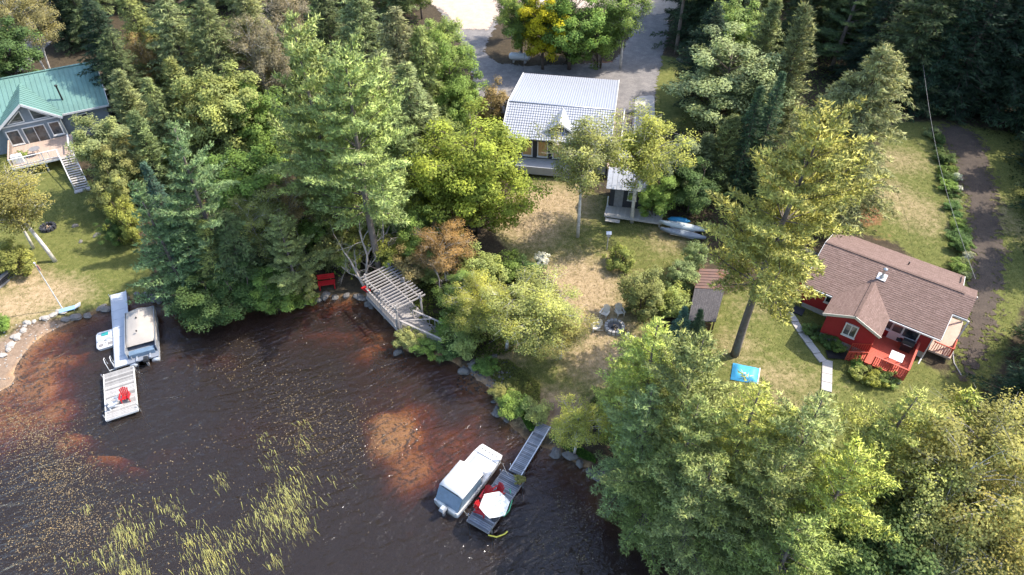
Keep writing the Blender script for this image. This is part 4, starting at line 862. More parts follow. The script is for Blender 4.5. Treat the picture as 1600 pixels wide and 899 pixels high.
MB().box((BL / 2, .02, PZ - .11), (BL, .06, .2)).build('rim_beam', M_PW, bw_)
railing(bw_, (.15, .08, 0), (BL - .1, .08, 0), PZ + .02, M_PW, h=.95, step=.13, posts=4); railing(bw_, (.3, 1.62, 0), (BL - .1, 1.62, 0), PZ + .02, M_PW, h=.95, step=.5, posts=4)
for xx in (.2, BL * .5, BL - .2): MB().box((xx, .2, .2), (.12, .12, 1.2)).build('post', M_PW, bw_)
MB().bar((.2, .1, 1.8), (2.3, 1.6, 1.8), .08, .08).build('cross_rail', M_PW, bw_)
# ---- docks
def dock(name, label, a, b_, wd, z, m, pw_=.14, frame=None, edge=True, legs=True, gap=.022):
    a, b_ = Vector(a + (0,)), Vector(b_ + (0,)); d = b_ - a; L = d.length; t_ = thing(name, label, 'dock', tuple(a), math.atan2(d.y, d.x))
    n = int(round(L / pw_)); base = m.name; var = [m]
    if pw_ < .5:
        bc = {'pale_dock_wood': (.36, .345, .33), 'grey_dock_wood': (.22, .235, .265)}[base]
        var = [m] + [mat(base + sfx, tuple(c * f for c in bc), .85, .22, 2.2, .3, fine=20) for sfx, f in (('_worn', .78), ('_dark', .58), ('_pale', 1.15))]
    mes = [MB().box((0, 0, 0), (L / n - gap, wd - (.16 if edge else 0), .045)).mesh('plank', mm) for mm in var]
    rr = random.Random(int(L * 50))
    for i in range(n): put('plank', mes[min(len(mes) - 1, rr.choice((0, 0, 0, 1, 1, 2, 3)))], t_, ((i + .5) * L / n, rr.uniform(-.01, .01), z + rr.uniform(-.003, .004)))
    for s_ in (-1, 1): MB().box((L / 2, s_ * (wd / 2 - .035), z - .05), (L, .07, .17)).build('side_rail', frame or m, t_)
    for e in (0.03, L - .03): MB().box((e, 0, z - .07), (.06, wd - .16, .14)).build('end_rail', frame or m, t_)
    if legs:
        for e in (.3, L - .3):
            for s_ in (-1, 1): MB().tube([(e, s_ * (wd / 2 + .04), -2.2), (e, s_ * (wd / 2 + .04), z + .35)], .035, 8).build('post', M_STEEL, t_)
    return t_
M_DKW = mat('pale_dock_wood', (.36, .345, .33), .85, .16, 2.2, .25, fine=20); M_DKG = mat('light_dock_panel', (.46, .49, .54), .6, .08, 1.5, .1)
M_DKR = mat('grey_dock_wood', (.22, .235, .265), .85, .25, 2.2, .3, fine=20)
dock('gangway', 'light grey gangway between pontoon boat and paddle boat', (-35.2, 44.75), (-31.15, 36.25), 1.30, .45, M_DKG, 1.18, M_ALU, False)
dock('dock_platform', 'pale wooden dock platform carrying a red and a white chair', (-31.35, 35.75), (-29.2, 31.3), 2.25, .45, M_DKW, .15, M_WHITE)
dock('gangway', 'grey wooden gangway from the right shore to its dock', (2.42, 30.45), (.22, 26.35), 1.0, .5, M_DKR, .14, M_ALU)
dock('dock_platform', 'grey wooden dock platform under the white parasol', (.12, 26.2), (-2.25, 22.35), 1.75, .45, M_DKR, .14, M_GREYD)
# ladder on left dock
t_ = thing('dock_ladder', 'white tube ladder where gangway meets left platform', 'ladder', (-32.15, 36.2, .45), R(-63))
for yy in (-.22, .22): MB().tube([(-.35, yy, 0), (-.3, yy, .75), (0, yy, .9), (.22, yy, .7), (.22, yy, -1.2)], .025, 6).build('rail', M_WHITEP, t_)
for k in range(3): MB().box((.22, 0, -.25 - k * .3), (.06, .44, .03)).build('rung', M_WHITEP, t_)
# ---- Adirondack chairs (front towards -y)
def chair(label, loc, rz, m, group=None):
    t_ = thing('adirondack_chair', label, 'chair', loc, rz, group)
    k = m.name
    if k not in chair.c:
        c = {}
        c['seat'] = [MB().box((0, -.22 + i * .10, .36 - (i * .022)), (.54, .088, .025), rx=R(-12)).mesh('seat_slat', m) for i in range(5)]
        c['back'] = []
        for i in range(5):
            x = (i - 2) * .112; hgt = .86 - abs(i - 2) ** 2 * .035
            c['back'].append(MB().loft([[(x - .05, .25, .26), (x + .05, .25, .26), (x + .05, .275, .26), (x - .05, .275, .26)], [(x * 1.25 - .055, .25 + hgt * .38, .26 + hgt * .9), (x * 1.25 + .055, .25 + hgt * .38, .26 + hgt * .9), (x * 1.25 + .055, .275 + hgt * .38, .26 + hgt * .9), (x * 1.25 - .055, .275 + hgt * .38, .26 + hgt * .9)]]).mesh('back_slat', m))
        c['arm'] = [MB().prism([(s_ * .27, -.36), (s_ * .43, -.36), (s_ * .40, .38), (s_ * .30, .38)][::s_], .54, .565).mesh('arm', m) for s_ in (-1, 1)]
        c['leg'] = [MB().box((s_ * .32, -.30, .27), (.035, .11, .535)).mesh('leg', m) for s_ in (-1, 1)]
        c['rail'] = [MB().bar((s_ * .28, -.36, .36), (s_ * .28, .62, .03), .035, .12).mesh('back_leg', m) for s_ in (-1, 1)]
        chair.c[k] = c
    c = chair.c[k]; t_.scale = (.9, .9, .9)
    for key, nm in (('seat', 'seat_slat'), ('back', 'back_slat'), ('arm', 'arm'), ('leg', 'leg'), ('rail', 'back_leg')):
        for me in c[key]: put(nm, me, t_, (0, 0, 0))
    return t_
chair.c = {}
chair('red plastic armchair on the pale left dock platform', (-29.45, 32.75, .48), R(20), M_REDP); chair('white armchair beside the red one on the left dock', (-30.15, 32.15, .48), R(-55), M_WHITEP)
chair('red armchair nearest the boat on the right dock', (-1.72, 24.35, .48), R(-25), M_REDP); chair('red armchair at the inner side of the right dock pair', (-1.05, 24.62, .48), R(-50), M_REDP); chair('red armchair half hidden by the white parasol', (-1.95, 23.35, .48), R(60), M_REDP)
M_CREAM = mat('cream_painted_wood', (.72, .66, .57), .7, .15, 4, .2)
for lab, px, py, rz in (('cream wooden armchair left of the fire ring', 930, 515, 100), ('cream wooden armchair behind the fire ring', 944, 494, 150), ('cream wooden armchair at the far right of the fire ring', 968, 492, 195), ('cream wooden armchair half hidden by pine boughs below the fire ring', 983, 532, -40)):
    x, y, z = GG(px, py); chair(lab, (x, y, z), R(rz) + R(180), M_CREAM)
# parasol
t_ = thing('parasol', 'white six-sided parasol over the right dock', 'parasol', (-1.12, 22.95, .48)); b = MB(); b.tube([(0, 0, 0), (0, 0, 2.1)], .025, 8); b.build('pole', M_WOODB, t_)
for k in range(6):
    a0, a1 = R(60 * k + 12), R(60 * k + 72); b = MB(); r = 1.0
    p = [(0, 0, 2.12), (r * math.cos(a0), r * math.sin(a0), 1.72), (r * .985 * math.cos((a0 + a1) / 2) * .90, r * .985 * math.sin((a0 + a1) / 2) * .90, 1.70), (r * math.cos(a1), r * math.sin(a1), 1.72)]
    b.add(p + [(x, y, z - .02) for x, y, z in p], [(0, 1, 2), (0, 2, 3), (6, 5, 4), (7, 6, 4), (1, 5, 6, 2), (2, 6, 7, 3)]); b.build('canopy_panel', mat('parasol_cloth', (.80, .78, .72), .85, .07, 3, .1, dirt=(.62, .66, .58)), t_)
    MB().bar((0, 0, 2.06), (.95 * r * math.cos(a0), .95 * r * math.sin(a0), 1.69), .02).build('rib', M_WOODB, t_)
MB().lathe([(0, 0), (.26, 0), (.26, .06), (.05, .12), (0, .12)], 14).build('base', M_DARK, t_)
t_ = plant('shrub2', .52, 25.55, .55, .38, 'olive', 'potted_plant', 'straggly plant in a pot on the right dock edge', 'plant', z=.72); MB().lathe([(0, -.25), (.16, -.25), (.22, .08), (.18, .08), (0, .02)], 12).build('pot', M_WOODB, t_)
b = MB(); b.tube([(-.15 + .05 * 0, 25.1, .5), (.0, 24.3, .35), (-.2, 23.6, .3), (-.55, 23.1, .45)], .045, 6); tag(b.build('pool_noodle', M_GREENH), 'green foam noodle along the right dock side', 'pool noodle')
b = MB(); b.tube([(-1.55, 22.0, .06), (-1.0, 21.85, .08), (-.5, 22.05, .07), (-.3, 22.25, .06)], .05, 6); tag(b.build('pool_noodle', M_YELLOW), 'yellow foam noodle floating at the end of the right dock', 'pool noodle')
# ---- boats
def boat(name, label, stern, bow, wd, hull_m):
    s_, b_ = Vector(stern + (0,)), Vector(bow + (0,)); d = b_ - s_; return thing(name, label, 'boat', tuple(s_), math.atan2(d.y, d.x)), d.length
bt, BLn = boat('deck_boat', 'white deck boat with soft top beside the right dock', (-4.4, 23.66), (-1.4, 28.04), 2.1, M_GEL)
def hull(L, wd, secs, n=9):
    rings = []
    for f, wf, zk, zt in secs:
        r = []
        for k in range(n):
            a = -1 + 2 * k / (n - 1); yy = math.copysign(min(1, abs(a) * 1.35), a) * wd / 2 * wf
            zz = zk + (zt - zk) * max(0, (abs(a) - .30) / .70) ** 1.4; r.append((f * L, yy, zz))
        rings.append(r)
    return rings
hr = hull(BLn, 2.1, [(0, .95, -.25, .62), (.25, 1, -.28, .68), (.6, 1, -.25, .74), (.85, .95, -.12, .80), (.97, .86, .2, .83), (1.0, .82, .45, .84)])
b = MB(); b.loft(hr, cap=False)
# inner liner + gunwale
inn = [[(x, y * .86, max(z, .22) if abs(y) < .8 * 2.1 / 2 * .9 else z) for x, y, z in r] for r in hr]
for r, i_ in zip(hr, inn): pass
b.f.append(tuple(range(len(hr[0]) - 1, -1, -1))); b.build('hull', M_GEL, bt, True)
b = MB(); b.box((BLn * .5, 0, .16), (BLn * .94, 1.75, .06)); b.build('cockpit_floor', mat('boat_carpet', (.20, .195, .19), .9, .15), bt)
for s_ in (-1, 1):
    b = MB(); b.loft([[(f * BLn, s_ * (wf * 1.05 - .24), zt - .42), (f * BLn, s_ * (wf * 1.05 - .24), zt + .01), (f * BLn, s_ * (wf * 1.05 + .01), zt + .03), (f * BLn, s_ * (wf * 1.05 + .01), zt - .04)] for f, wf, zt in ((0, .95, .62), (.25, 1, .68), (.6, 1, .74), (.85, .95, .80), (.97, .86, .83))]); b.build('gunwale', M_GEL, bt)
    MB().loft([[(f * BLn, s_ * (wf * 1.05 + .012), zt - .16), (f * BLn, s_ * (wf * 1.05 + .012), zt - .08), (f * BLn, s_ * (wf * 1.05 + .03), zt - .08), (f * BLn, s_ * (wf * 1.05 + .03), zt - .16)] for f, wf, zt in ((0.02, .95, .62), (.25, 1, .68), (.6, 1, .74), (.85, .95, .80), (.95, .88, .83))]).build('rub_rail', M_SEATG, bt)
MB().prism([(BLn * .86, -.98), (BLn * .995, -.84), (BLn * .995, .84), (BLn * .86, .98)], .74, .87).build('bow_deck', M_GEL, bt)
for k in range(5): MB().lathe([(.0, .87), (.05, .87), (.04, .90), (0, .90)], 8, (BLn * .93, -.6 + k * .3, 0)).build('cup_holder', M_BLACK, bt)
for s_ in (-1, 1): MB().box((BLn * .70, s_ * .66, .36), (.75, .30, .34)).build('bow_seat', M_GEL, bt); MB().box((BLn * .70, s_ * .66, .56), (.70, .28, .07)).build('cushion', M_SEATG, bt)
MB().box((BLn * .82, 0, .36), (.36, 1.0, .36)).build('bow_bench', M_GEL, bt); MB().box((BLn * .82, .0, .57), (.34, .95, .06)).build('cushion', M_SEATG, bt)
for s_ in (-1, 1): MB().box((BLn * .56, s_ * .6, .6), (.5, .5, .8)).build('console', M_GEL, bt); MB().box((BLn * .575, s_ * .6, 1.01), (.26, .42, .05)).build('dashboard', M_BLACK, bt)
top = [(BLn * .13, -.98, 1.72), (BLn * .13, .98, 1.72), (BLn * .55, .98, 1.72), (BLn * .55, -.98, 1.72)]
b = MB(); rings = []
for f in (.12, .2, .32, .45, .55):
    rings.append([(BLn * f, y, 1.88 - .22 * abs(y) ** 2.2 + (.03 if f in (.2, .45) else -.01) + dzz) for y, dzz in ((-1.0, -.03), (-.98, 0), (-.6, 0), (0, 0), (.6, 0), (.98, 0), (1.0, -.03))] + [(BLn * f, y, 1.84 - .22 * abs(y) ** 2.2) for y in (.6, -.6)])
b.loft(rings); b.build('soft_top', M_CANVW, bt, True)
b = MB(); b.slab([(.10, -.93, .72), (.10, .93, .72), (BLn * .12, .97, 1.62), (BLn * .12, -.97, 1.62)], .02); b.build('rear_enclosure', M_VINYL, bt)
for s_ in (-1, 1):
    b = MB(); q_ = [(.12, s_ * .97, .72), (BLn * .5, s_ * 1.0, .76), (BLn * .5, s_ * .99, 1.62), (BLn * .13, s_ * .98, 1.62)]; b.add(q_ + [(x, y - s_ * .015, z) for x, y, z in q_], [(0, 1, 2, 3), (7, 6, 5, 4), (0, 4, 5, 1), (2, 6, 7, 3)]); b.build('side_curtain', M_VINYL, bt)
    MB().tube([(BLn * .5, s_ * 1.0, .75), (BLn * .54, s_ * .97, 1.68)], .018, 6).build('top_pole', M_STEEL, bt)
MB().loft([[(BLn * .58, -.9, .98), (BLn * .58, .9, .98), (BLn * .595, .9, .98), (BLn * .595, -.9, .98)], [(BLn * .53, -.85, 1.5), (BLn * .53, .85, 1.5), (BLn * .54, .85, 1.5), (BLn * .54, -.85, 1.5)]]).build('windscreen', M_VINYL, bt)
def outboard(parent, x, z=.55, m=None, yy=0):
    ob = bpy.data.objects.new('outboard_motor', None); link(ob, parent); ob.location = (x, yy, z)
    b = MB(); b.loft([[(-.45, -.17, .1), (-.05, -.17, .1), (-.05, .17, .1), (-.45, .17, .1)], [(-.5, -.19, .3), (-.02, -.19, .3), (-.02, .19, .3), (-.5, .19, .3)], [(-.42, -.13, .52), (-.1, -.13, .48), (-.1, .13, .48), (-.42, .13, .52)]]); b.build('cowling', m or M_ALU, ob)
    MB().loft([[(-.32, -.06, -.75), (-.12, -.06, -.75), (-.12, .06, -.75), (-.32, .06, -.75)], [(-.34, -.09, .12), (-.12, -.09, .12), (-.12, .09, .12), (-.34, .09, .12)]]).build('leg', M_SEATG, ob); MB().box((-.05, 0, -.05), (.14, .3, .35)).build('bracket', M_BLACK, ob); return ob
outboard(bt, -.02, .5)
b = MB(); b.tube([(-.65, 26.95, .75), (-.45, 26.5, .5), (-.25, 26.15, .5)], .018, 5); tag(b.build('mooring_rope', M_ROPE), 'rope tying the deck boat bow to the right dock', 'rope'); b = MB(); b.tube([(-3.2, 23.4, .65), (-2.7, 22.95, .42), (-2.35, 22.85, .5)], .018, 5); tag(b.build('mooring_rope', M_ROPE), 'rope tying the deck boat stern to the right dock', 'rope')
# pontoon boat under a tan cover
pb, PBL = boat('pontoon_boat', 'aluminium pontoon boat under a tan cover beside the left gangway', (-29.75, 36.75), (-32.05, 42.2), 2.35, M_ALU)
for s_ in (-1, 1):
    b = MB(); b.loft([[(f * PBL, s_ * .82 + r * .33 * math.cos(a), .08 + r * .33 * math.sin(a)) for a in [k * math.pi / 6 for k in range(12)]] for f, r in ((0, .9), (.02, 1), (.85, 1), (.95, .65), (1.0, .12))]); b.build('pontoon', M_ALU, pb, True)
MB().box((PBL * .49, 0, .47), (PBL * .97, 2.35, .09)).build('deck', mat('pontoon_deck', (.20, .22, .26), .8, .2), pb)
for s_ in (-1, 1): MB().box((PBL * .53, s_ * 1.14, .85), (PBL * .84, .05, .66)).build('side_fence', M_ALU, pb); MB().tube([(PBL * .12, s_ * 1.14, 1.2), (PBL * .94, s_ * 1.14, 1.2)], .025, 6).build('top_rail', M_STEEL, pb)
MB().box((PBL * .95, 0, .85), (.05, 2.2, .66)).build('bow_fence', M_ALU, pb)
MB().box((.75, 0, .70), (.5, 1.9, .4)).build('rear_bench', M_VINYL, pb)
b = MB(); V, F = [], []; nx, ny = 15, 13
rr_ = random.Random(11)
for i in range(nx):
    for j in range(ny):
        u, v = i / (nx - 1), j / (ny - 1) * 2 - 1; x = PBL * (.25 + .72 * u); ed = abs(v)
        z = 1.25 + .42 * (1 - ed ** 1.3) * (math.sin(min(1, u * 1.4) * math.pi / 2) if u < .7 else math.cos((u - .7) / .3 * 1.2)) + rr_.uniform(-.012, .012) - .05 * abs(math.sin(u * 9)) * ed
        if ed > .99 or i in (0, nx - 1): z -= .28
        V.append((x, v * 1.2, z))
for i in range(nx - 1):
    for j in range(ny - 1): F.append((i * ny + j, (i + 1) * ny + j, (i + 1) * ny + j + 1, i * ny + j + 1))
b.v, b.f = V, F; b.build('cover', M_CANVAS, pb, True)
for u in (.40, .68): MB().lathe([(.0, 0), (.07, 0), (.05, .12), (0, .13)], 8, (PBL * u, .1, 1.64)).build('cover_vent', M_BLACK, pb)
for yy in (-.55, .45): MB().box((.25, yy, .58), (.5, .12, .1)).build('motor_pod', M_ALU, pb)
outboard(pb, .05, .45, M_BLACK, -.25)
# pedal boat
x, y = G(165, 530, .3); pl = thing('pedal_boat', 'white pedal boat with teal seat trim beside the left gangway', 'pedal boat', (x, y, 0), R(-64))
b = MB(); sq = lambda w_, l_, z, c=0: [(c + l_ * s1 * (1 - .12 * (abs(s2) > .9)), w_ * s2, z) for s1, s2 in ((-1, -.8), (-.85, -1), (.85, -1), (1, -.8), (1, .8), (.85, 1), (-.85, 1), (-1, .8))]
b.loft([sq(.55, .85, -.12), sq(.68, 1.0, .05), sq(.72, 1.05, .30), sq(.66, .98, .36)]); b.build('hull', M_GEL, pl, False)
for s_ in (-1, 1): MB().loft([[(-.15, s_ * .33 - .22, .36), (.35, s_ * .33 - .22, .36), (.35, s_ * .33 + .22, .36), (-.15, s_ * .33 + .22, .36)], [(.05, s_ * .33 - .22, .44), (.30, s_ * .33 - .22, .72), (.30, s_ * .33 + .22, .72), (.05, s_ * .33 + .22, .44)]]).build('seat', M_WHITEP, pl); MB().box((.72, s_ * .34, .375), (.34, .34, .03)).build('foot_well', M_SEATG, pl)
MB().box((-.55, 0, .40), (.35, .5, .08)).build('cup_console', M_TEAL, pl); MB().tube([(.55, 0, .36), (.5, 0, .62)], .02, 6).build('rudder_stick', M_BLACK, pl)
# canoes on the lawn
x, y, z = GG(1066, 366); M_CAN = mat('pale_canoe', (.46, .50, .50), .5, .12, 2, .05)
def canoe(label, loc, rz, m, L=4.6, wd=.85):
    t_ = thing('canoe', label, 'canoe', loc, rz); rings = []
    for f in np.linspace(-1, 1, 11):
        wv = max(.03, (1 - abs(f) ** 2.6)); r = []
        for k in range(9): a = math.pi * k / 8; r.append((f * L / 2, wd / 2 * wv * math.cos(a), .02 + .36 * math.sin(a) ** .7 * (.75 + .25 * wv) + .0))
        rings.append(r)
    b = MB(); b.loft(rings); b.build('hull', m, t_, True)
    MB().bar((-L / 2 * .96, 0, .30), (L / 2 * .96, 0, .30), .03, .1).build('keel', m, t_); MB().box((0, 0, .02), (L * .5, wd * .98, .04)).build('gunwale', M_ALU, t_); return t_
canoe('pale overturned canoe on the lawn rack', (x, y + .3, z + .62), R(-18), M_CAN); canoe('dark overturned canoe below the pale one', (x - .1, y - .45, z + .32), R(-20), mat('slate_canoe', (.20, .23, .27), .5, .15, 2, .05), 4.4)
t_ = thing('canoe_rack', 'low timber rack carrying the two canoes', 'rack', (x, y, z), R(-18))
for xx in (-1.1, 1.1): MB().box((xx, .15, .58), (.1, 1.1, .08)).build('bearer', M_WOODB, t_); MB().box((xx, .62, .27), (.1, .1, .54)).build('post', M_WOODB, t_); MB().box((xx, -.3, .27), (.1, .1, .54)).build('post', M_WOODB, t_); MB().box((xx, -.62, .28), (.1, .6, .08)).build('low_bearer', M_WOODB, t_)
x, y, z = GG(1060, 348); t_ = thing('kayak', 'small blue kayak tarp bundle behind the pale canoe', 'kayak', (x, y, z), R(-12)); b = MB()
b.loft([[(f * 1.1, .38 * wv * math.cos(a), .3 + .3 * wv * math.sin(a)) for a in [k * math.pi / 5 for k in range(10)]] for f, wv in ((-1, .1), (-.7, .8), (0, 1), (.6, .85), (1, .1))]); b.build('hull', M_BLUE, t_, True)
# ---- fire rings
def firering(label, px, py, r, n, m):
    x, y, z = GG(px, py); t_ = thing('fire_ring', label, 'fire pit', (x, y, z)); L = 2 * math.pi * r / n
    me = MB().loft([[(-L / 2 + .02, -.13, 0), (L / 2 - .02, -.13, 0), (L / 2 - .05, .13, 0), (-L / 2 + .05, .13, 0)], [(-L / 2 + .03, -.12, .34), (L / 2 - .03, -.12, .34), (L / 2 - .06, .12, .34), (-L / 2 + .06, .12, .34)]]).mesh('stone_block', m)
    for k in range(n): a = 2 * math.pi * k / n; put('stone_block', me, t_, (r * math.cos(a), r * math.sin(a), -.02), a + R(90))
    MB().lathe([(0, .06), (r - .12, .05)], 18).build('ash', mat('ash', (.16, .15, .15), .95, .4, 6, .3), t_)
    for k in range(4): a = k * 1.6; MB().tube([(.3 * math.cos(a), .3 * math.sin(a), .1), (-.18 * math.cos(a + .5), -.18 * math.sin(a + .5), .26)], .05, 6).build('log', M_LOG if k % 2 else M_DARK, t_)
firering('stone fire ring among the cream chairs', 960, 513, .72, 14, M_CONC); firering('dark fire ring on the left lawn by the birch', 76, 357, .6, 12, M_DARK)
# ---- blue tarp, flagpole, odds and ends
b = MB(); V, F = [], []; c4 = [Vector(GG(*p)) for p in ((1145, 568), (1187, 577), (1183, 602), (1141, 594))]; nx = 12
for i in range(nx):
    for j in range(nx):
        u, v = i / (nx - 1), j / (nx - 1); p = c4[0].lerp(c4[1], u).lerp(c4[3].lerp(c4[2], u), v); e = min(u, v, 1 - u, 1 - v); V.append((p.x, p.y, p.z + .05 + .32 * min(1, e * 5) + rr_.uniform(0, .035)))
for i in range(nx - 1):
    for j in range(nx - 1): F.append((i * nx + j, (i + 1) * nx + j, (i + 1) * nx + j + 1, i * nx + j + 1))
b.v, b.f = V, F; tt = thing('tarp_pile', 'blue tarp over a low pile on the cottage lawn', 'tarp', tuple(c4[0])); o_ = b.build('tarp', M_BLUE, tt, True); o_.location = -c4[0]
MB().bar(c4[1] - c4[0] + Vector((0, 0, .12)), c4[2] - c4[0] + Vector((0, 0, .12)), .08, .08).build('white_pipe', M_WHITE, tt)
x, y, z = GG(98, 483); t_ = thing('flagpole', 'slender white flagpole on the left lawn by the shore', 'flagpole', (x, y, z)); MB().tube([(0, 0, 0), (0, 0, 5.2)], [.05, .03], 8).build('pole', M_WHITE, t_); MB().lathe([(0, 5.2), (.08, 5.24), (.08, 5.32), (0, 5.38)], 10).build('finial', M_WHITE, t_)
b = MB(); b.box((.12, 0, 4.75), (.14, .05, .55)); b.build('furled_flag', mat('flag_cloth', (.60, .28, .22), .8, .4, 8, .3), t_)
x, y, z = GG(107, 486); t_ = thing('lawn_lounger', 'folded blue lounger lying on the left lawn', 'lounger', (x, y, z), R(25)); MB().box((0, 0, .22), (1.3, .5, .05)).build('seat', mat('pale_blue_fabric', (.25, .42, .60), .7, .15), t_); MB().box((.85, 0, .32), (.5, .5, .05), ry=R(-20)).build('back', M_WHITEP, t_)
for xx in (-.5, .5): MB().box((xx, 0, .1), (.04, .46, .2)).build('leg', M_ALU, t_)
x, y, z = GG(954, 392); t_ = thing('bird_house', 'small grey bird house on a post by the round bush', 'bird house', (x - .35, y + .1, z)); MB().tube([(0, 0, 0), (0, 0, 1.7)], .05, 8).build('post', M_GREYW, t_); MB().box((0, 0, 1.85), (.32, .32, .34)).build('box', M_GREYW, t_)
b = MB(); b.slab([(-.24, -.24, 2.02), (.24, -.24, 2.02), (.24, 0, 2.22), (-.24, 0, 2.22)], .03).slab([(.24, .24, 2.02), (-.24, .24, 2.02), (-.24, 0, 2.22), (.24, 0, 2.22)], .03); b.build('roof', M_STEEL, t_)
x, y, z = GG(1330, 342); t_ = thing('wooden_box', 'dark wooden box with pale lid behind the red cottage', 'box', (x, y, z), R(-30)); MB().box((0, 0, .55), (.75, .75, 1.1)).build('box', M_WOODB, t_); MB().box((0, 0, 1.14), (.9, .9, .07)).build('lid', M_TRIM, t_)
x, y, z = GG(512, 449); t_ = thing('garden_bench', 'red slatted bench seat at the bay shore under the trees', 'bench', (x, y, z), R(12))
for i in range(4): MB().box((0, -.35 + i * .17, .62), (1.5, .15, .04)).build('seat_slat', M_REDP, t_)
for i in range(3): MB().box((0, .36 + i * .05, .78 + i * .16), (1.5, .04, .14)).build('back_slat', M_REDP, t_)
for xx in (-.65, .65): MB().box((xx, 0, .28), (.08, .7, .6)).build('leg', M_REDP, t_)
# left edge: dark stack of boards with white post
x, y, z = GG(6, 445); t_ = thing('lumber_stack', 'dark lumber stack at the left edge with a white leaning pole', 'lumber', (x - .6, y, z), R(75))
for i in range(5):
    for j in range(4): MB().box((0, -.6 + i * .3, .12 + j * .22), (3.2, .26, .17)).build('board', M_DARK if (i + j) % 3 else M_GREYD, t_)
MB().tube([(-1.7, -.95, 0), (-1.7, -.95, 2.6)], .06, 8).build('white_pole', M_WHITE, t_)
b = MB(); p0, p1 = Vector((46.5, 74.0, 8.5)), Vector(world(5.6, 7.5, 5.2)); b.tube([p0.lerp(p1, k / 8) - Vector((0, 0, 1.2 * math.sin(k / 8 * math.pi))) for k in range(9)], .014, 5); tag(b.build('power_cable', mat('pale_cable', (.30, .29, .27), .7, .1)), 'sagging pale cable from the dark trees to the red cottage', 'cable')
x, y, z = GG(1465, 540); b = MB(); pts = [Vector(GG(*p)) + Vector((0, 0, .06)) for p in ((1492, 535), (1488, 552), (1490, 568), (1497, 580), (1502, 588))]; b.tube(pts, .05, 6); tag(b.build('garden_hose', M_CONC), 'grey hose lying on the grass right of the red cottage', 'hose')
# ---- stones
def rock_mesh(seed, m, flat=.65):
    import bmesh
    bm = bmesh.new(); bmesh.ops.create_icosphere(bm, subdivisions=2, radius=.5); rg = random.Random(seed); ph = [rg.uniform(0, 6) for _ in range(6)]
    for v in bm.verts:
        c = v.co; k = 1 + .22 * math.sin(c.x * 5 + ph[0]) * math.cos(c.y * 4 + ph[1]) + .15 * math.sin(c.z * 7 + ph[2]) + .1 * math.sin(c.x * 11 + c.y * 9 + ph[3]) + rg.uniform(-.05, .05)
        v.co = Vector((c.x * k, c.y * k * .85, c.z * k * flat))
    me = bpy.data.meshes.new('stone'); bm.to_mesh(me); bm.free(); me.materials.append(m); return me
RK = [rock_mesh(s, M_STONE) for s in range(5)]; RKL = [rock_mesh(s + 20, M_STONEL, .5) for s in range(4)]
rg = random.Random(5)
def edging(name, label, pts, step, size, meshes, jit=.2):
    t_ = thing(name, label, 'stone edging'); P = [Vector(GG(*p)) for p in pts]; t_.location = P[0]
    for a, b_ in zip(P, P[1:]):
        n = max(1, int((b_ - a).length / step))
        for i in range(n):
            p = a.lerp(b_, (i + rg.random() * .5) / n) + Vector((rg.uniform(-jit, jit), rg.uniform(-jit, jit), 0)); s = size * rg.uniform(.65, 1.35)
            put('stone', rg.choice(meshes), t_, Vector((p.x, p.y, max(hz(p.x, p.y), -.05) + s * .12)) - P[0], rg.uniform(0, 6.28), (s * rg.uniform(1, 1.4), s, s * rg.uniform(.7, 1)))
edging('stone_edging', 'pale stone edging along the left beach lawn', [(22, 532), (36, 520), (42, 508), (70, 496), (104, 488)], .42, .55, RKL)
edging('stone_edging', 'pale stones at the left end of the beach', [(0, 560), (18, 542), (32, 530)], .5, .6, RKL)
edging('stone_edging', 'grey stone edging along the lawn left of the gangway', [(100, 504), (130, 496), (150, 487), (172, 476)], .6, .75, RK)
edging('stone_edging', 'stones along the shore between gangway and round alder', [(198, 466), (220, 461), (238, 465), (252, 478)], .5, .6, RK)
edging('stone_edging', 'shaded stones along the dark bay head', [(470, 474), (520, 464), (555, 460), (575, 472), (590, 490)], .7, .7, RK)
edging('stone_edging', 'stones along the foot of the right lawn bank', [(772, 618), (776, 632), (772, 645), (785, 657), (800, 668)], .6, .5, RK)
edging('stone_edging', 'dark stones on the shore right of the grey gangway', [(870, 708), (900, 724), (930, 740), (955, 757)], .6, .7, RK)
for lab, px, py, s in (('large grey boulder at the waterline by the big alder', 742, 572, 1.5), ('long dark boulder left of the large grey boulder', 725, 582, 1.3), ('flat pale boulder above the large grey boulder', 770, 560, 1.0), ('pale boulder at the tip of the right lawn', 775, 645, 1.0), ('boulder on the rock spit below the boardwalk', 622, 552, 1.1), ('small boulder on the left lawn near the fire ring', 118, 354, .8), ('flat stone at the right edge of the left lawn', 152, 368, .9), ('small flat stone in the middle of the left lawn', 126, 378, .6), ('pale stone below the birch on the left lawn', 42, 393, .6), ('brown boulder by the pine trunk on the driveway', 1062, 95, 1.2)):
    x, y, z = GG(px, py); tag(put('boulder', rg.choice(RK), None, (x, y, max(z, 0) + s * .08), rg.uniform(0, 6), (s * .85, s * .65, s * .6)), lab, 'boulder')
def pebbles(name, label, px, py, rx, ry, n, s, m):
    x, y, z = GG(px, py); V = []; F = []; mb = MB()
    for i in range(n):
        a, r = rg.uniform(0, 6.28), rg.random() ** .5; p = (x + rx * r * math.cos(a), y + ry * r * math.sin(a)); k = s * rg.uniform(.5, 1.5); zz = hz(*p) + .02
        mb.add([(p[0] + k * math.cos(t), p[1] + k * .8 * math.sin(t), zz) for t in (0, 1.2, 2.5, 3.8, 5)] + [(p[0] + k * .1, p[1], zz + k * .7)], [(j, (j + 1) % 5, 5) for j in range(5)])
    return tag(mb.build(name, m), label, kind='stuff')
pebbles('pebbles', 'pale rubble stones on the spit below the boardwalk', 605, 562, 1.6, 1.8, 260, .12, M_STONEL); pebbles('pebbles', 'small stones on the left beach', 30, 560, 4, 4, 300, .07, M_STONEL)
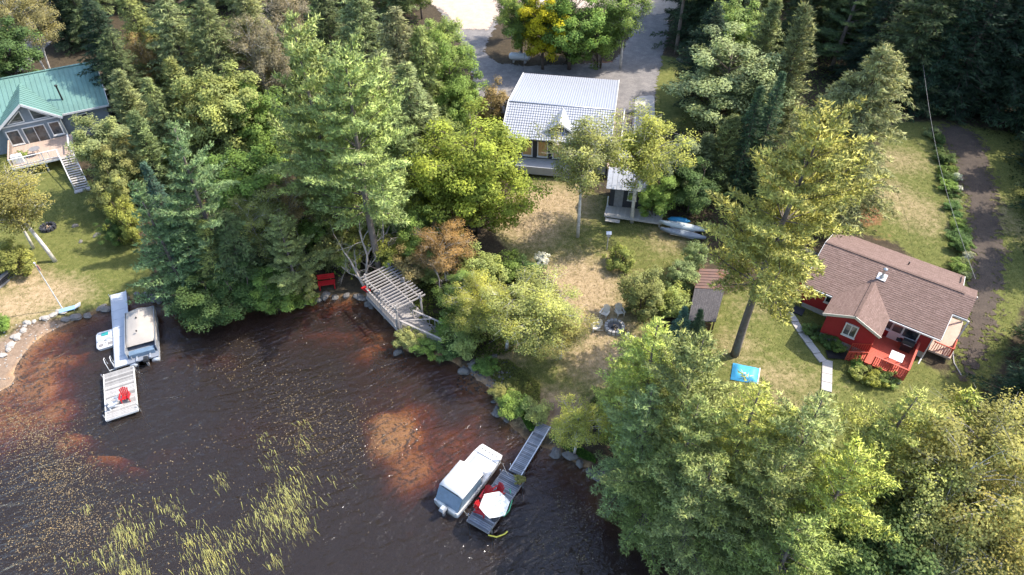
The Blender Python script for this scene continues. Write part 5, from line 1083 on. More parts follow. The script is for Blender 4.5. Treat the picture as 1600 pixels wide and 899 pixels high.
pebbles('pebbles', 'stones and debris on the bank by the boulders', 760, 585, 2.4, 1.6, 200, .10, M_STONE)

# ------------------------------------------------------------------ trees: every one in the photo
# left shore: conifers between the left lawn and the bay
T('pine3', 207, 278, 12.5, 3.3, 'pineb', 'white_pine', 'blue-green young pine nearest the left lawn')
T('pine2', 268, 190, 16.5, 4.0, 'pineb', 'white_pine', 'tall bluish pine just behind the young pine by the left lawn')
T('spruce1', 221, 252, 10, 1.9, 'blue', 'spruce_tree', 'slim dark spruce tip between the two bluish left pines')
T('pine3', 262, 312, 10, 2.8, 'pineb', 'white_pine', 'short bluish pine at the water side of the left pine pair')
T('spruce1', 312, 345, 8.5, 2.4, 'lime', 'spruce_tree', 'bright green layered conifer above the round shore alder')
T('pine4', 455, 22, 22, 5.0, 'pinel', 'white_pine', 'tallest broad pine of the left forest, pale tiered crown')
T('pine1', 535, 84, 21, 5.6, 'pinel', 'white_pine', 'huge pale green pine right of the tallest pine, plates reaching the maple')
T('pine4', 490, 165, 15, 3.8, 'pine', 'white_pine', 'pine with broad plates filling in below the two giant pale pines')
T('pine4', 432, 336, 9.5, 2.6, 'pinel', 'white_pine', 'bushy feathery pine by the bay left of the red shore box')
T('broad1', 330, 92, 13, 4.4, 'lime', 'broadleaf_tree', 'large yellow-green leafy tree in the middle of the left forest')
T('broad1', 372, 225, 10.5, 3.6, 'green', 'broadleaf_tree', 'fresh green leafy tree between bluish pines and giant pine')
T('birch2', 392, 300, 8.5, 3.0, 'olive', 'birch_tree', 'olive brown thin-leaved tree above the round shore alder')
T('birch2', 440, 268, 8.5, 2.4, 'tan', 'birch_tree', 'rusty thin-leaved tree in front of the giant pine foot')
T('broad2', 305, 432, 5.0, 3.2, 'deep', 'alder_tree', 'round dark alder hanging over the bay beside the left dock')
T('broad2', 365, 415, 5.0, 2.8, 'deep', 'alder_tree', 'dark green alder next to the round alder along the bay')
T('broad2', 415, 418, 4.8, 2.2, 'green', 'alder_tree', 'mid green alder left of the bushy pine at the bay')
T('shrub3', 465, 425, 3.2, 1.5, 'olive', 'alder_bush', 'small olive bush between bushy pine and red shore box')
T('hemlock1', 345, 330, 9, 2.8, 'hemd', 'hemlock_tree', 'dark hemlock in the shade behind the olive brown tree')
T('shrub3', 178, 305, 5.5, 1.6, 'gold', 'broadleaf_tree', 'little golden tree at the edge of the left lawn')
T('broad2', 168, 340, 3.0, 1.5, 'deep', 'lawn_bush', 'dark bush at the left lawn edge under the golden tree', 'shrub')
# left forest: around the green-roofed cottage and up to the top edge
T('broad1', 140, 175, 9.5, 3.2, 'hemo', 'broadleaf_tree', 'olive tree pressed against the right end of the green roof')
T('broad2', 163, 235, 7.0, 2.4, 'olive', 'broadleaf_tree', 'olive leafy tree right beside the white stairs')
T('broad2', 150, 282, 4.0, 1.6, 'olive', 'broadleaf_tree', 'low olive tree at the bottom of the white stairs')
T('shrub3', 238, 180, 6.5, 2.0, 'orange', 'broadleaf_tree', 'small orange tinted tree behind the bluish pines')
T('birch2', 205, 45, 11, 2.6, 'orange', 'birch_tree', 'orange brown tree right of the green roof near the top left')
T('cedar1', 180, 108, 11, 2.8, 'hemo', 'cedar_tree', 'olive cedar between orange brown tree and green roof')
T('cedar1', 262, 92, 12, 3.0, 'cedar', 'cedar_tree', 'feathery cedar left of the large yellow-green tree')
T('hemlock1', 228, 120, 11, 2.8, 'hem', 'hemlock_tree', 'olive hemlock below the orange brown tree')
T('hemlock2', 250, -15, 15, 4.0, 'hemo', 'hemlock_tree', 'broad olive hemlock at the top edge left of centre')
T('hemlock2', 315, -5, 15, 4.0, 'hem', 'hemlock_tree', 'dense olive hemlock above the large yellow-green tree')
T('hemlock1', 190, -20, 15, 3.4, 'cedar', 'hemlock_tree', 'hemlock at the top edge beside the grey lane')
T('hemlock2', 130, -10, 14, 3.0, 'dark', 'hemlock_tree', 'dark hemlock behind the green roofed cottage')
T('hemlock2', 165, 40, 13, 3.0, 'hemd', 'hemlock_tree', 'dark green hemlock between lane and green roof')
T('birch2', 8, -30, 12, 4.0, 'tan', 'birch_tree', 'brownish tree in the top left corner by the lane')
T('broad1', -25, 20, 12, 4.0, 'deep', 'broadleaf_tree', 'dark leafy tree cut by the left edge above the green roof')
T('birch2', 395, 20, 13, 3.4, 'pink', 'birch_tree', 'pinkish grey thin-leaved tree left of the tallest pine')
T('hemlock2', 370, -30, 15, 3.6, 'hemo', 'hemlock_tree', 'olive hemlock at the top edge left of the tallest pine')
T('birch2', 432, -25, 12, 3.4, 'pink', 'birch_tree', 'pinkish thin-leaved tree at the top edge over the tallest pine')
T('broad1', 385, 120, 11, 3.2, 'green', 'broadleaf_tree', 'green leafy tree squeezed left of the giant pale pine')
T('cedar1', 205, 175, 10, 2.6, 'hem', 'cedar_tree', 'cedar between small orange tree and olive roof-end tree')
T('broad1', 185, 205, 8, 2.6, 'olive', 'broadleaf_tree', 'olive tree behind the slim dark spruce')
T('hemlock2', 500, -30, 15, 3.4, 'hemd', 'hemlock_tree', 'dark hemlock at the top edge right of the tallest pine')
T('hemlock2', 560, -20, 16, 4.4, 'hem', 'hemlock_tree', 'wide olive hemlock at the top edge above the second giant pine')
T('hemlock1', 615, 8, 16, 4.4, 'hemo', 'hemlock_tree', 'sunlit olive hemlock left of the sandy road')
T('hemlock2', 590, 75, 15, 4.2, 'hemo', 'hemlock_tree', 'olive hemlock directly right of the second giant pine tip')
T('hemlock1', 635, 95, 15, 4.0, 'hemo', 'hemlock_tree', 'feathery olive hemlock above the big maple')
T('hemlock2', 612, 155, 12.5, 3.4, 'hem', 'hemlock_tree', 'hemlock wedged between second giant pine and big maple')
T('hemlock1', 655, 40, 14, 3.6, 'cedar', 'hemlock_tree', 'light green hemlock next to the driveway mouth')
T('broad1', 685, 15, 11, 3.0, 'lime', 'broadleaf_tree', 'sunny green leafy tree at the mouth of the driveway')
T('maple2', 700, 62, 12, 3.4, 'green', 'maple_tree', 'green maple on the driveway edge left of the metal roof')
T('broad1', 708, 112, 9, 2.6, 'green', 'maple_tree', 'lower green maple on the driveway edge above the big maple')
T('cedar1', 665, 150, 11, 2.8, 'hemo', 'cedar_tree', 'olive cedar touching the top of the big maple')
T('shrub3', 772, 130, 6.5, 2.1, 'orange', 'broadleaf_tree', 'small orange tree against the left end of the metal roof')
T('maple1', 738, 182, 12.5, 5.6, 'maple', 'maple_tree', 'big round yellow-green maple beside the house')
T('broad1', 690, 190, 9.5, 3.4, 'lime', 'maple_tree', 'yellow-green maple on the left flank of the big maple')
# bay head, pergola and dead trees
B('dead1', 573, 440, 8.5, 3.4, 'tan', 'dead_tree', 'tall bare grey dead tree above the pergola')
B('dead2', 596, 425, 7.5, 3.0, 'tan', 'dead_tree', 'bare dead tree between pergola and big maple')
B('dead2', 572, 452, 6.0, 3.0, 'tan', 'dead_tree', 'bleached dead tree leaning out beside the red shore box', lean=(0, -.5))
B('dead1', 690, 470, 5.0, 2.0, 'tan', 'dead_tree', 'bare grey sapling sticking out below the orange bush')
B('shrub3', 620, 428, 4.2, 2.0, 'gold', 'alder_bush', 'yellow-green bush just behind the pergola slats')
B('shrub3', 665, 440, 3.4, 1.7, 'lime', 'alder_bush', 'light green bush right of the pergola slats')
for px, py, h, r, c, lab in ((525, 418, 4.0, 1.7, 'olive', 'olive bush behind the red shore bench'), (560, 400, 4.2, 1.9, 'gold', 'yellow-green bush behind the tall dead tree'), (598, 392, 4.5, 2.0, 'lime', 'light green bush between giant pine foot and pergola'), (630, 395, 4.2, 1.9, 'gold', 'yellow-green bush left of the rusty orange tree'), (500, 395, 4.5, 1.9, 'green', 'green bush deep behind the red shore bench'), (640, 360, 5.0, 2.0, 'green', 'green bush in the shade left of the big maple')):
    B('shrub3', px, py, h, r, c, 'alder_bush', lab)
B('shrub3', 548, 425, 3.0, 1.3, 'gold', 'alder_bush', 'yellowish bush among the dead branches by the red shore box')
B('shrub1', 470, 472, 1.8, 1.5, 'green', 'shore_bush', 'low green bush under the bushy pine at the water')
T('birch2', 692, 352, 6.5, 2.8, 'orange', 'birch_tree', 'rusty orange bushy tree above the boardwalk')
T('shrub3', 638, 392, 4.2, 1.8, 'tan', 'alder_bush', 'tan twiggy bush between pergola and rusty orange tree')
T('broad2', 660, 330, 6.5, 2.6, 'green', 'broadleaf_tree', 'green tree in the shade below the big maple')
T('broad2', 600, 262, 9, 2.6, 'pine', 'broadleaf_tree', 'dull green tree between giant pine foot and dead trees')
T('shrub3', 745, 395, 4.6, 2.2, 'lime', 'alder_bush', 'light green bush at the left edge of the dry lawn')
T('broad2', 715, 425, 5.0, 2.0, 'green', 'alder_tree', 'green alder standing over the boardwalk railing')
B('shrub1', 703, 528, 2.2, 1.2, 'green', 'shore_bush', 'green bush hiding the end of the boardwalk')
B('shrub1', 725, 545, 2.6, 1.7, 'lime', 'shore_bush', 'light green bush right of the boardwalk end')
B('shrub2', 640, 540, 1.7, 1.2, 'olive', 'shore_bush', 'rounded olive bush in front of the boardwalk bend')
B('shrub2', 668, 548, 1.4, 1.3, 'green', 'shore_bush', 'low green bush on the rocks below the boardwalk')
B('shrub2', 705, 556, 1.5, 1.2, 'deep', 'shore_bush', 'dark green bush at the waterline left of the boulders')
T('birch2', 745, 440, 6.5, 2.6, 'gold', 'alder_tree', 'gold-green thin tree left of the two-stemmed alder')
T('birch2', 835, 440, 7.5, 3.9, 'birch', 'alder_tree', 'big olive-gold alder between the boulders and fire ring')
T('birch1', 790, 455, 6.5, 2.8, 'gold', 'alder_tree', 'gold-green alder on the shore side of the big olive-gold alder')
T('birch1', 880, 492, 5.0, 2.2, 'birch', 'alder_tree', 'small olive-gold alder nearest the fire ring')
B('shrub1', 800, 430, 2.2, 1.7, 'green', 'garden_bush', 'fresh green garden bush on the dry lawn edge')
B('shrub1', 825, 432, 2.0, 1.4, 'deep', 'garden_bush', 'dark green garden bush beside the white flowers')
B('shrub2', 845, 418, 1.7, .7, (.85, .83, .80), 'hydrangea', 'bush covered with white flower heads on the dry lawn')
B('shrub1', 765, 440, 2.6, 1.7, 'lime', 'garden_bush', 'light green bush left of the garden bushes')
# dry lawn and house front
B('birch1', 902, 371, 14, 3.2, 'birch', 'birch_tree', 'thin brownish birch standing alone in front of the house', rot=1.0)
B('birch1', 988, 348, 12.5, 3.7, 'gold', 'birch_tree', 'golden birch beside the small bunkhouse', rot=2.2)
B('round1', 968, 416, 2.0, 1.35, (.33, .36, .10), 'round_bush', 'round clipped yellow-green bush alone on the dry lawn')
B('shrub3', 998, 490, 4.6, 2.0, 'olive', 'lilac_bush', 'olive bush behind the fire ring chairs')
B('shrub1', 1046, 470, 2.0, 1.3, 'lime', 'garden_bush', 'light green bush left of the shed roof')
B('shrub3', 1062, 452, 3.0, 1.5, 'grey', 'garden_bush', 'pale grey-green bush beside the rusty shed roof')
B('shrub3', 1080, 425, 3.4, 1.3, 'grey', 'garden_bush', 'taller pale bush between canoes and rusty shed roof')
B('shrub1', 1052, 490, 2.4, 1.5, 'lime', 'garden_bush', 'yellow-green bush at the tip of the dark little spruces')
T('spruce1', 1072, 478, 5.0, 1.4, 'blue', 'spruce_tree', 'little blue spruce left of the grey shed roof')
T('spruce1', 1096, 482, 4.6, 1.2, 'spruce', 'spruce_tree', 'little dark spruce against the lower end of the shed roof')
# shrubs and trees right of the house
T('broad2', 1065, 210, 7.5, 2.8, 'grey', 'broadleaf_tree', 'grey-green leafy tree right of the golden birch')
T('broad2', 1035, 268, 5.5, 2.2, 'green', 'broadleaf_tree', 'green tree shading the bunkhouse deck')
T('broad2', 1095, 255, 6.0, 2.8, 'deep', 'broadleaf_tree', 'dark tree behind the canoes')
T('cedar1', 1148, 178, 9, 2.5, 'cedar', 'cedar_tree', 'pale cedar left of the lone tall pine')
T('maple2', 1150, 58, 11.5, 5.4, 'grey', 'willow_tree', 'wide grey-green rounded tree right of the driveway')
T('broad1', 1200, 95, 9.5, 3.2, 'grey', 'willow_tree', 'grey-green tree at the right shoulder of the wide rounded tree')
T('spruce2', 1190, 132, 12, 2.2, 'spruce', 'spruce_tree', 'narrow dark spruce below the wide grey-green tree')
T('spruce2', 1224, 108, 13, 2.2, 'spruce', 'spruce_tree', 'tall narrow dark spruce between wide tree and large cedar')
T('cedar1', 1110, 208, 7, 2.2, 'hem', 'cedar_tree', 'olive cedar just left of the lone pine top')
B('pine1', 1147, 554, 21, 5.6, 'piney', 'white_pine', 'lone tall yellow-green pine with a long bare trunk', rot=.6, lean=(0, .035))
T('hemlock3', 1385, 72, 17, 6.2, (.42, .44, .20), 'hemlock_tree', 'large sunlit feathery hemlock behind the red cottage')
T('hemlock3', 1330, 118, 14, 4.8, (.37, .40, .19), 'hemlock_tree', 'olive hemlock on the left flank of the large sunlit hemlock')
T('hemlock1', 1285, 165, 12, 3.2, 'hem', 'hemlock_tree', 'hemlock between lone pine and large sunlit hemlock')
T('cedar1', 1262, 5, 15, 3.2, 'hemo', 'cedar_tree', 'tall column-like sunlit cedar near the top edge')
T('cedar1', 1215, -5, 14, 3.0, 'hem', 'cedar_tree', 'olive cedar left of the column-like sunlit cedar')
T('broad1', 1165, -10, 12, 3.6, 'lime', 'broadleaf_tree', 'sunlit leafy tree at the top edge above the wide rounded tree')
T('hemlock2', 1120, 0, 13, 3.2, 'dark', 'hemlock_tree', 'dark conifer right of the pine trunk on the driveway')
B('pine1', 1056, 84, 22, 4.0, 'pine', 'white_pine', 'pine with a straight grey trunk beside the driveway', rot=.3)
# island in the driveway
T('maple2', 815, -32, 10.5, 3.3, 'green', 'maple_tree', 'dark green maple at the left end of the driveway island')
T('broad1', 852, -18, 10.5, 3.4, 'yellow', 'maple_tree', 'bright yellow maple in the driveway island')
T('maple2', 898, -32, 11.5, 4.6, 'green', 'maple_tree', 'green maple right of the yellow maple')
T('broad1', 862, 24, 6, 2.6, 'green', 'maple_tree', 'low green tree in front of the yellow maple by the tank')
T('broad2', 948, -8, 9.5, 3.6, 'green', 'maple_tree', 'low green tree at the right end of the driveway island')
T('broad2', 890, 42, 4.6, 2.6, 'deep', 'maple_tree', 'dark low tree at the front of the driveway island')
T('birch1', 985, -40, 12, 3.4, 'green', 'birch_tree', 'thin green tree by the sandy gap at the top edge')
T('birch1', 800, -30, 8, 2.6, 'pink', 'birch_tree', 'pinkish thin tree at the top of the driveway island')
# dark forest, top right
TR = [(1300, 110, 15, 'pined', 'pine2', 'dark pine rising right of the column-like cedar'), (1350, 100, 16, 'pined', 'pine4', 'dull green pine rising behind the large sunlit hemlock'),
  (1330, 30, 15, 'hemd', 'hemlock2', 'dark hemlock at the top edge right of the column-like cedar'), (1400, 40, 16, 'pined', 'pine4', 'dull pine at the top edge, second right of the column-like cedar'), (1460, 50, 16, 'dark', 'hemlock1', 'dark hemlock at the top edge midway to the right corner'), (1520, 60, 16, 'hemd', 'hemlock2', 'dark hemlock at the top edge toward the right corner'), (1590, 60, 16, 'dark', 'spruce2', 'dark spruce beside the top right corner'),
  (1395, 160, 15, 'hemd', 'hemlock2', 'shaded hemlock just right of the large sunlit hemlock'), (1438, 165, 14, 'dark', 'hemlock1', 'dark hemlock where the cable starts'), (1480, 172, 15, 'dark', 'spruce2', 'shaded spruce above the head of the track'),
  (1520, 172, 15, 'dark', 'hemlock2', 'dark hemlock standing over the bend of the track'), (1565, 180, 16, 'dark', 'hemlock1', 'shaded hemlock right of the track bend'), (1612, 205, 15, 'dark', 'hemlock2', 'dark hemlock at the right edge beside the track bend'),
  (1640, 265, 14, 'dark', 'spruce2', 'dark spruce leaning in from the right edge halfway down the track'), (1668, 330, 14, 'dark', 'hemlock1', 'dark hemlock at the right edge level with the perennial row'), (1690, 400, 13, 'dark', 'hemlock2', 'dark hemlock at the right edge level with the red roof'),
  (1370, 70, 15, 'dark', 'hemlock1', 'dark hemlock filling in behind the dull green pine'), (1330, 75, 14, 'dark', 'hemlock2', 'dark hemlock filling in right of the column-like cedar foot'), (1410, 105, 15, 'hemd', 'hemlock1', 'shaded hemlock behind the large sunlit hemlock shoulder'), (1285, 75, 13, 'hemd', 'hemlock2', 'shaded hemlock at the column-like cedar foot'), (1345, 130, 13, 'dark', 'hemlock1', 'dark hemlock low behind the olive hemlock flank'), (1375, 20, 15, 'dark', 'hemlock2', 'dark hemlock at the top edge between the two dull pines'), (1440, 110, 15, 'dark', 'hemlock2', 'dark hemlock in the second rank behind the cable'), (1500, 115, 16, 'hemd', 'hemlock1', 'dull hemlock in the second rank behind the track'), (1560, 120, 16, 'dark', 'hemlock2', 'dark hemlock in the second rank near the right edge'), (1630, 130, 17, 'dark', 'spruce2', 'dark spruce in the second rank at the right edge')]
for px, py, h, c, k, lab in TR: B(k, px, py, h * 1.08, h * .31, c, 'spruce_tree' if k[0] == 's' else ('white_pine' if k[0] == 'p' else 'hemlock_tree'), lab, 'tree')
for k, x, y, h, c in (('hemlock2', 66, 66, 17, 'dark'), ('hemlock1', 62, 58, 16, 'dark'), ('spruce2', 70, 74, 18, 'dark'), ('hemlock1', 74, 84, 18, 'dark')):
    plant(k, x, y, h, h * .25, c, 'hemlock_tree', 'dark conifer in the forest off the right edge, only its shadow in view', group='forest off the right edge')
# dark wood between driveway and wide rounded tree, and along the top edge
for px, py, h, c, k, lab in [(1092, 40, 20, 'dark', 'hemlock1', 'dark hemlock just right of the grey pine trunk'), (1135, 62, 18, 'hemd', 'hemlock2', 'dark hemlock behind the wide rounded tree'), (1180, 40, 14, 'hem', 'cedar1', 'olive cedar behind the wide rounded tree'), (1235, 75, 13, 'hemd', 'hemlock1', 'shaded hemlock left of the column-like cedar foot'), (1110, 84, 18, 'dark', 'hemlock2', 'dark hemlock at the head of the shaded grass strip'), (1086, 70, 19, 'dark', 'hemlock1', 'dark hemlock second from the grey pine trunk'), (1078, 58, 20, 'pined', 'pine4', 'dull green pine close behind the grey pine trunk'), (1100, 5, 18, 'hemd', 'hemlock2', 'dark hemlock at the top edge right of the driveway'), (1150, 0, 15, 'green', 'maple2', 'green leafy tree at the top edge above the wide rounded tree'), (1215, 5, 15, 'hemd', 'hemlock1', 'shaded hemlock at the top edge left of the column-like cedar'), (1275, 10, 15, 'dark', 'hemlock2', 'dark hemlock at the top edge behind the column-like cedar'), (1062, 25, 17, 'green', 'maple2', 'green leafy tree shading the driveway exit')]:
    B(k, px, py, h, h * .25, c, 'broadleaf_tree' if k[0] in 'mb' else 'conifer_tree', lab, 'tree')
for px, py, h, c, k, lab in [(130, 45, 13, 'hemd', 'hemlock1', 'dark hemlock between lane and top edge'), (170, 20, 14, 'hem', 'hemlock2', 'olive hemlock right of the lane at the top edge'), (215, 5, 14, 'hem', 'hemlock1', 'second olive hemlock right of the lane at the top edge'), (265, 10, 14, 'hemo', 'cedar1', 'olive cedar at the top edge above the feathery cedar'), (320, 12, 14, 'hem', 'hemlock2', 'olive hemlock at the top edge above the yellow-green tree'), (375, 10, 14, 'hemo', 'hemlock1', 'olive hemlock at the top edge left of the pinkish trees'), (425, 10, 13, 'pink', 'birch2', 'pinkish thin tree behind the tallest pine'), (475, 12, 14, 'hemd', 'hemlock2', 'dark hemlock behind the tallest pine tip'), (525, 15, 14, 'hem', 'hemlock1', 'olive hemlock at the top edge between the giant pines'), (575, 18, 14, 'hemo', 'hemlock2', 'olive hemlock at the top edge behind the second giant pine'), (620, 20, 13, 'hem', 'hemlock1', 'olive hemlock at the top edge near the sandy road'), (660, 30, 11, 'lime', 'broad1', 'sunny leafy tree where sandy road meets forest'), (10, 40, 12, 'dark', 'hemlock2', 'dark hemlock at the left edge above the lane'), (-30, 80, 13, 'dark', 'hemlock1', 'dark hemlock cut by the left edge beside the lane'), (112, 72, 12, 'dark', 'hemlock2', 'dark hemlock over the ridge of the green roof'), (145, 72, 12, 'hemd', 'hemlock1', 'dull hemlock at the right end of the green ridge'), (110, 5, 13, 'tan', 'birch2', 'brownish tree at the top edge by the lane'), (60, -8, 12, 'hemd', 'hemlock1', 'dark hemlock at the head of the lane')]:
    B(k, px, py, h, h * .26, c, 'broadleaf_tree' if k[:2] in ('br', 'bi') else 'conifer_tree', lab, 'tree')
# right foreground
T('pine2', 1030, 500, 13.5, 3.7, 'piney', 'white_pine', 'pale pine nearest the fire ring in the foreground grove')
T('pine4', 1100, 520, 14.5, 3.9, 'pinel', 'white_pine', 'tall pine right of the fire-ring pine, beside the blue tarp')
T('pine2', 1020, 605, 11.5, 3.4, 'pinel', 'white_pine', 'pine at the left front corner of the foreground grove')
T('pine4', 1095, 625, 13, 3.7, 'pine', 'white_pine', 'dark-bellied pine in the middle of the foreground grove')
T('pine2', 1190, 600, 14, 3.9, 'piney', 'white_pine', 'bright pine directly below the blue tarp')
T('pine2', 1035, 705, 8.5, 3.4, 'pine', 'white_pine', 'low pine leaning over the water in the foreground')
T('pine4', 1120, 705, 12, 3.8, 'pinel', 'white_pine', 'wide pine overhanging the shore at the bottom edge')
T('pine2', 1290, 618, 14.5, 3.9, 'pinel', 'white_pine', 'pale broad pine below the garden path')
T('pine4', 1235, 705, 13, 3.6, 'pine', 'white_pine', 'pine between pale broad pine and bottom edge')
T('pine4', 1350, 700, 14, 3.6, 'piney', 'white_pine', 'pine right of the pale broad pine, near the bottom')
T('pine2', 1440, 612, 13.5, 3.7, 'piney', 'white_pine', 'bright pine below the red deck, left of the orange birch')
T('pine3', 1395, 660, 11, 3.2, 'pinel', 'white_pine', 'smaller bright pine between path pine and red deck pine')
T('pine3', 1525, 606, 12, 3.4, 'piney', 'white_pine', 'bright pine at the right, above the orange birch')
T('pine4', 1270, 790, 12, 4.0, 'pine', 'white_pine', 'dark bellied pine right at the bottom edge')
T('broad1', 1400, 790, 10, 3.6, 'deep', 'broadleaf_tree', 'dark leafy tree at the bottom edge left of the orange birch')
T('birch2', 1575, 650, 13.5, 4.6, (.40, .36, .12), 'birch_tree', 'orange-gold birch with pale limbs at the lower right')
T('birch2', 1530, 735, 11, 3.6, 'birch', 'birch_tree', 'olive-gold birch below the orange-gold birch')
T('birch2', 1600, 780, 11, 3.8, (.40, .36, .12), 'birch_tree', 'orange birch in the bottom right corner')
T('birch2', 1500, 835, 9, 3.2, 'olive', 'birch_tree', 'olive birch at the bottom edge near the right corner')
B('hemlock1', 1640, 560, 11, 3.2, 'hemd', 'hemlock_tree', 'dark hemlock cut by the right edge beside the cottage lawn', 'tree')
B('hemlock2', 1600, 640, 9, 2.8, 'dark', 'hemlock_tree', 'lower dark hemlock at the right edge above the bright pine', 'tree')
T('birch1', 905, 640, 5.0, 1.9, 'gold', 'birch_tree', 'small gold-green birch by the right dock shore')
T('pine3', 975, 556, 7, 2.4, 'piney', 'white_pine', 'short yellow-green pine right of the fire ring')
# left lawn
B('birch1', 85, 409, 10.5, 3.7, (.42, .37, .13), 'birch_tree', 'leaning white-trunked birch on the left lawn', rot=.5, lean=(-.05, -.22))
T('birch1', -25, 262, 9, 2.6, 'gold', 'birch_tree', 'golden birch cut by the left edge below the cottage deck')
T('shrub3', 5, 385, 3.2, 1.8, 'gold', 'lawn_bush', 'gold-green bush at the left edge of the lawn', 'shrub')
B('shrub2', 4, 512, 1.0, .9, 'green', 'lawn_bush', 'small green bush at the left edge above the beach', 'shrub')
# garden plants at the red cottage and beds
for i, (px, py, h, r, c, lab) in enumerate([(1345, 590, 1.1, .9, 'lime', 'leafy light green plant at the left end of the deck bed'), (1365, 597, 1.2, .9, 'gold', 'pale leafy plant in the middle of the deck bed'),
   (1385, 598, 1.1, .8, 'lime', 'light green plant at the right end of the deck bed'), (1340, 575, 1.0, .7, 'green', 'green plant beside the deck steps'),
   (1292, 538, 1.0, .7, 'deep', 'dark plant under the bay window, left one'), (1308, 545, 1.0, .7, 'green', 'green plant under the bay window, right one'), (1270, 522, .9, .9, 'deep', 'dark low plant beside the garden path')]):
    B('round1', px, py, h, r, c, 'garden_plant', lab, 'plant')
rp = random.Random(21)
for i in range(22):
    f = i / 21; px = 1458 + 42 * (1 - (1 - f) ** 2) + rp.uniform(-5, 5); py = 212 + 222 * f + rp.uniform(-4, 4); r = rp.uniform(.45, 1.1)
    B(rp.choice(('shrub2', 'round1', 'shrub1')), px, py, r * rp.uniform(.8, 1.4), r, rp.choice(('deep', 'green', 'deep', 'grey')), 'perennial', 'dark leafy perennial in the row along the track', 'plant', group='perennials along the track')
B('shrub2', 1492, 282, .9, .5, (.75, .75, .72), 'flower_clump', 'white flowering clump halfway along the perennial row', 'plant'); B('shrub2', 1495, 300, .8, .4, (.75, .75, .72), 'flower_clump', 'lower white flowering clump in the perennial row', 'plant'); B('shrub2', 1508, 405, .9, .5, (.6, .62, .5), 'flower_clump', 'pale flowering clump at the cottage end of the perennial row', 'plant')
# understory deep in the left forest, glimpsed between the crowns
for i, (px, py, h) in enumerate([(300, 160, 7), (420, 190, 7), (340, 200, 6), (480, 270, 6), (560, 200, 8), (610, 230, 8), (520, 300, 6), (400, 90, 8), (470, 110, 8), (290, 60, 8), (560, 60, 9), (670, 90, 8), (215, 215, 6), (160, 260, 5), (250, 240, 6), (350, 380, 5), (420, 380, 5), (640, 190, 8), (500, 60, 8), (245, 60, 8), (680, 230, 6), (620, 350, 5)]):
    x, y, _ = GG(px, py, 4); plant(('broad2', 'hemlock1', 'broad1')[i % 3], x, y, h, h * .32, ('deep', 'hemd', 'green')[i % 3], 'understory_tree', 'short dark tree glimpsed deep between the left forest crowns', group='left forest understory')

B('shrub1', 802, 642, 1.6, 1.2, 'green', 'bank_bush', 'green bush on the bank left of the grey gangway'); B('shrub1', 838, 650, 1.5, 1.1, 'lime', 'bank_bush', 'light green bush at the top of the grey gangway'); B('shrub2', 785, 622, 1.2, 1.0, 'olive', 'bank_bush', 'olive bush above the stones at the right lawn tip'); B('shrub2', 760, 580, 1.2, 1.0, 'green', 'bank_bush', 'green bush above the large grey boulder')

# ------------------------------------------------------------------ uncountable stuff: water plants, grass, fallen leaves
def stuff(name, V, n, v, m, col, label):
    me = fast_mesh(name, V, n, v); me.materials.append(m); o_ = link(bpy.data.objects.new(name, me)); o_.color = col + (1,); return tag(o_, label, kind='stuff')
rng = np.random.default_rng(77)
def px_cloud(spec):
    P = []
    for px, py, rx, ry, n in spec:
        a, r = rng.uniform(0, 6.28, n), np.abs(rng.normal(0, .75, n)); X = np.stack([px + rx * r * np.cos(a), py + ry * r * np.sin(a)], 1)
        k = max(1, n // 22); cc = X[rng.integers(0, n, k)]; X = cc[rng.integers(0, k, n)] + rng.normal(0, 1, (n, 2)) * np.array((rx * .3 + 2.5, ry * .3 + 2.5))
        P.append(np.array([G(x, y, 0.0) for x, y in X]))
    return np.concatenate(P)
reeds = px_cloud([(440, 770, 40, 28, 420), (425, 800, 38, 30, 420), (455, 815, 30, 26, 300), (405, 850, 10, 14, 40), (430, 875, 20, 14, 60), (195, 830, 30, 30, 360), (170, 865, 32, 24, 260), (200, 890, 30, 20, 220), (275, 800, 22, 24, 170), (310, 850, 24, 26, 260), (335, 880, 34, 22, 300), (365, 850, 24, 22, 170), (340, 745, 14, 18, 60), (260, 770, 14, 10, 40), (400, 680, 14, 12, 40), (430, 720, 30, 20, 60), (465, 660, 20, 14, 40), (500, 690, 30, 20, 50), (140, 770, 12, 10, 30)])
dirn = unit(np.append(G(450, 800) - G(432, 765), 0)[None])[0]
reeds = reeds[rng.random(len(reeds)) < .62]; n = len(reeds); C = np.column_stack([reeds, np.where(rng.random(n) < .45, -.05, .015) + rng.uniform(0, .02, n)]); d = unit(dirn + rng.normal(0, .16, (n, 3)) * (1, 1, .05) + (0, 0, .03)); L = rng.uniform(.25, .7, n)[:, None]; s = np.cross(d, (0, 0, 1)) * rng.uniform(.012, .022, n)[:, None]
stuff('water_reeds', np.stack([C - s, C + s, C + s * .3 + d * L, C - s * .3 + d * L], 1), 4, rng.uniform(0, 1, n), LEAF, (.43, .42, .16), 'yellow-green water grass lying in streaks on the lake')
pads = px_cloud([(90, 740, 90, 60, 2600), (60, 680, 60, 30, 1300), (120, 820, 90, 50, 1700), (40, 860, 60, 40, 600), (20, 650, 40, 30, 700), (470, 640, 90, 60, 700), (520, 700, 60, 40, 400), (420, 600, 90, 40, 300), (350, 560, 80, 30, 220), (480, 700, 70, 60, 420), (300, 700, 120, 90, 400), (560, 640, 60, 40, 260), (250, 850, 120, 50, 400), (900, 830, 50, 40, 300), (920, 800, 40, 20, 220), (960, 790, 30, 16, 160), (860, 860, 40, 30, 160)])
pads = pads[(heights(pads) < -.03) & (rng.random(len(pads)) < .65)]
n = len(pads); C = np.column_stack([pads, np.full(n, .012)]); Nn = unit(np.array((0, 0, 1.)) + rng.normal(0, .10, (n, 3)))
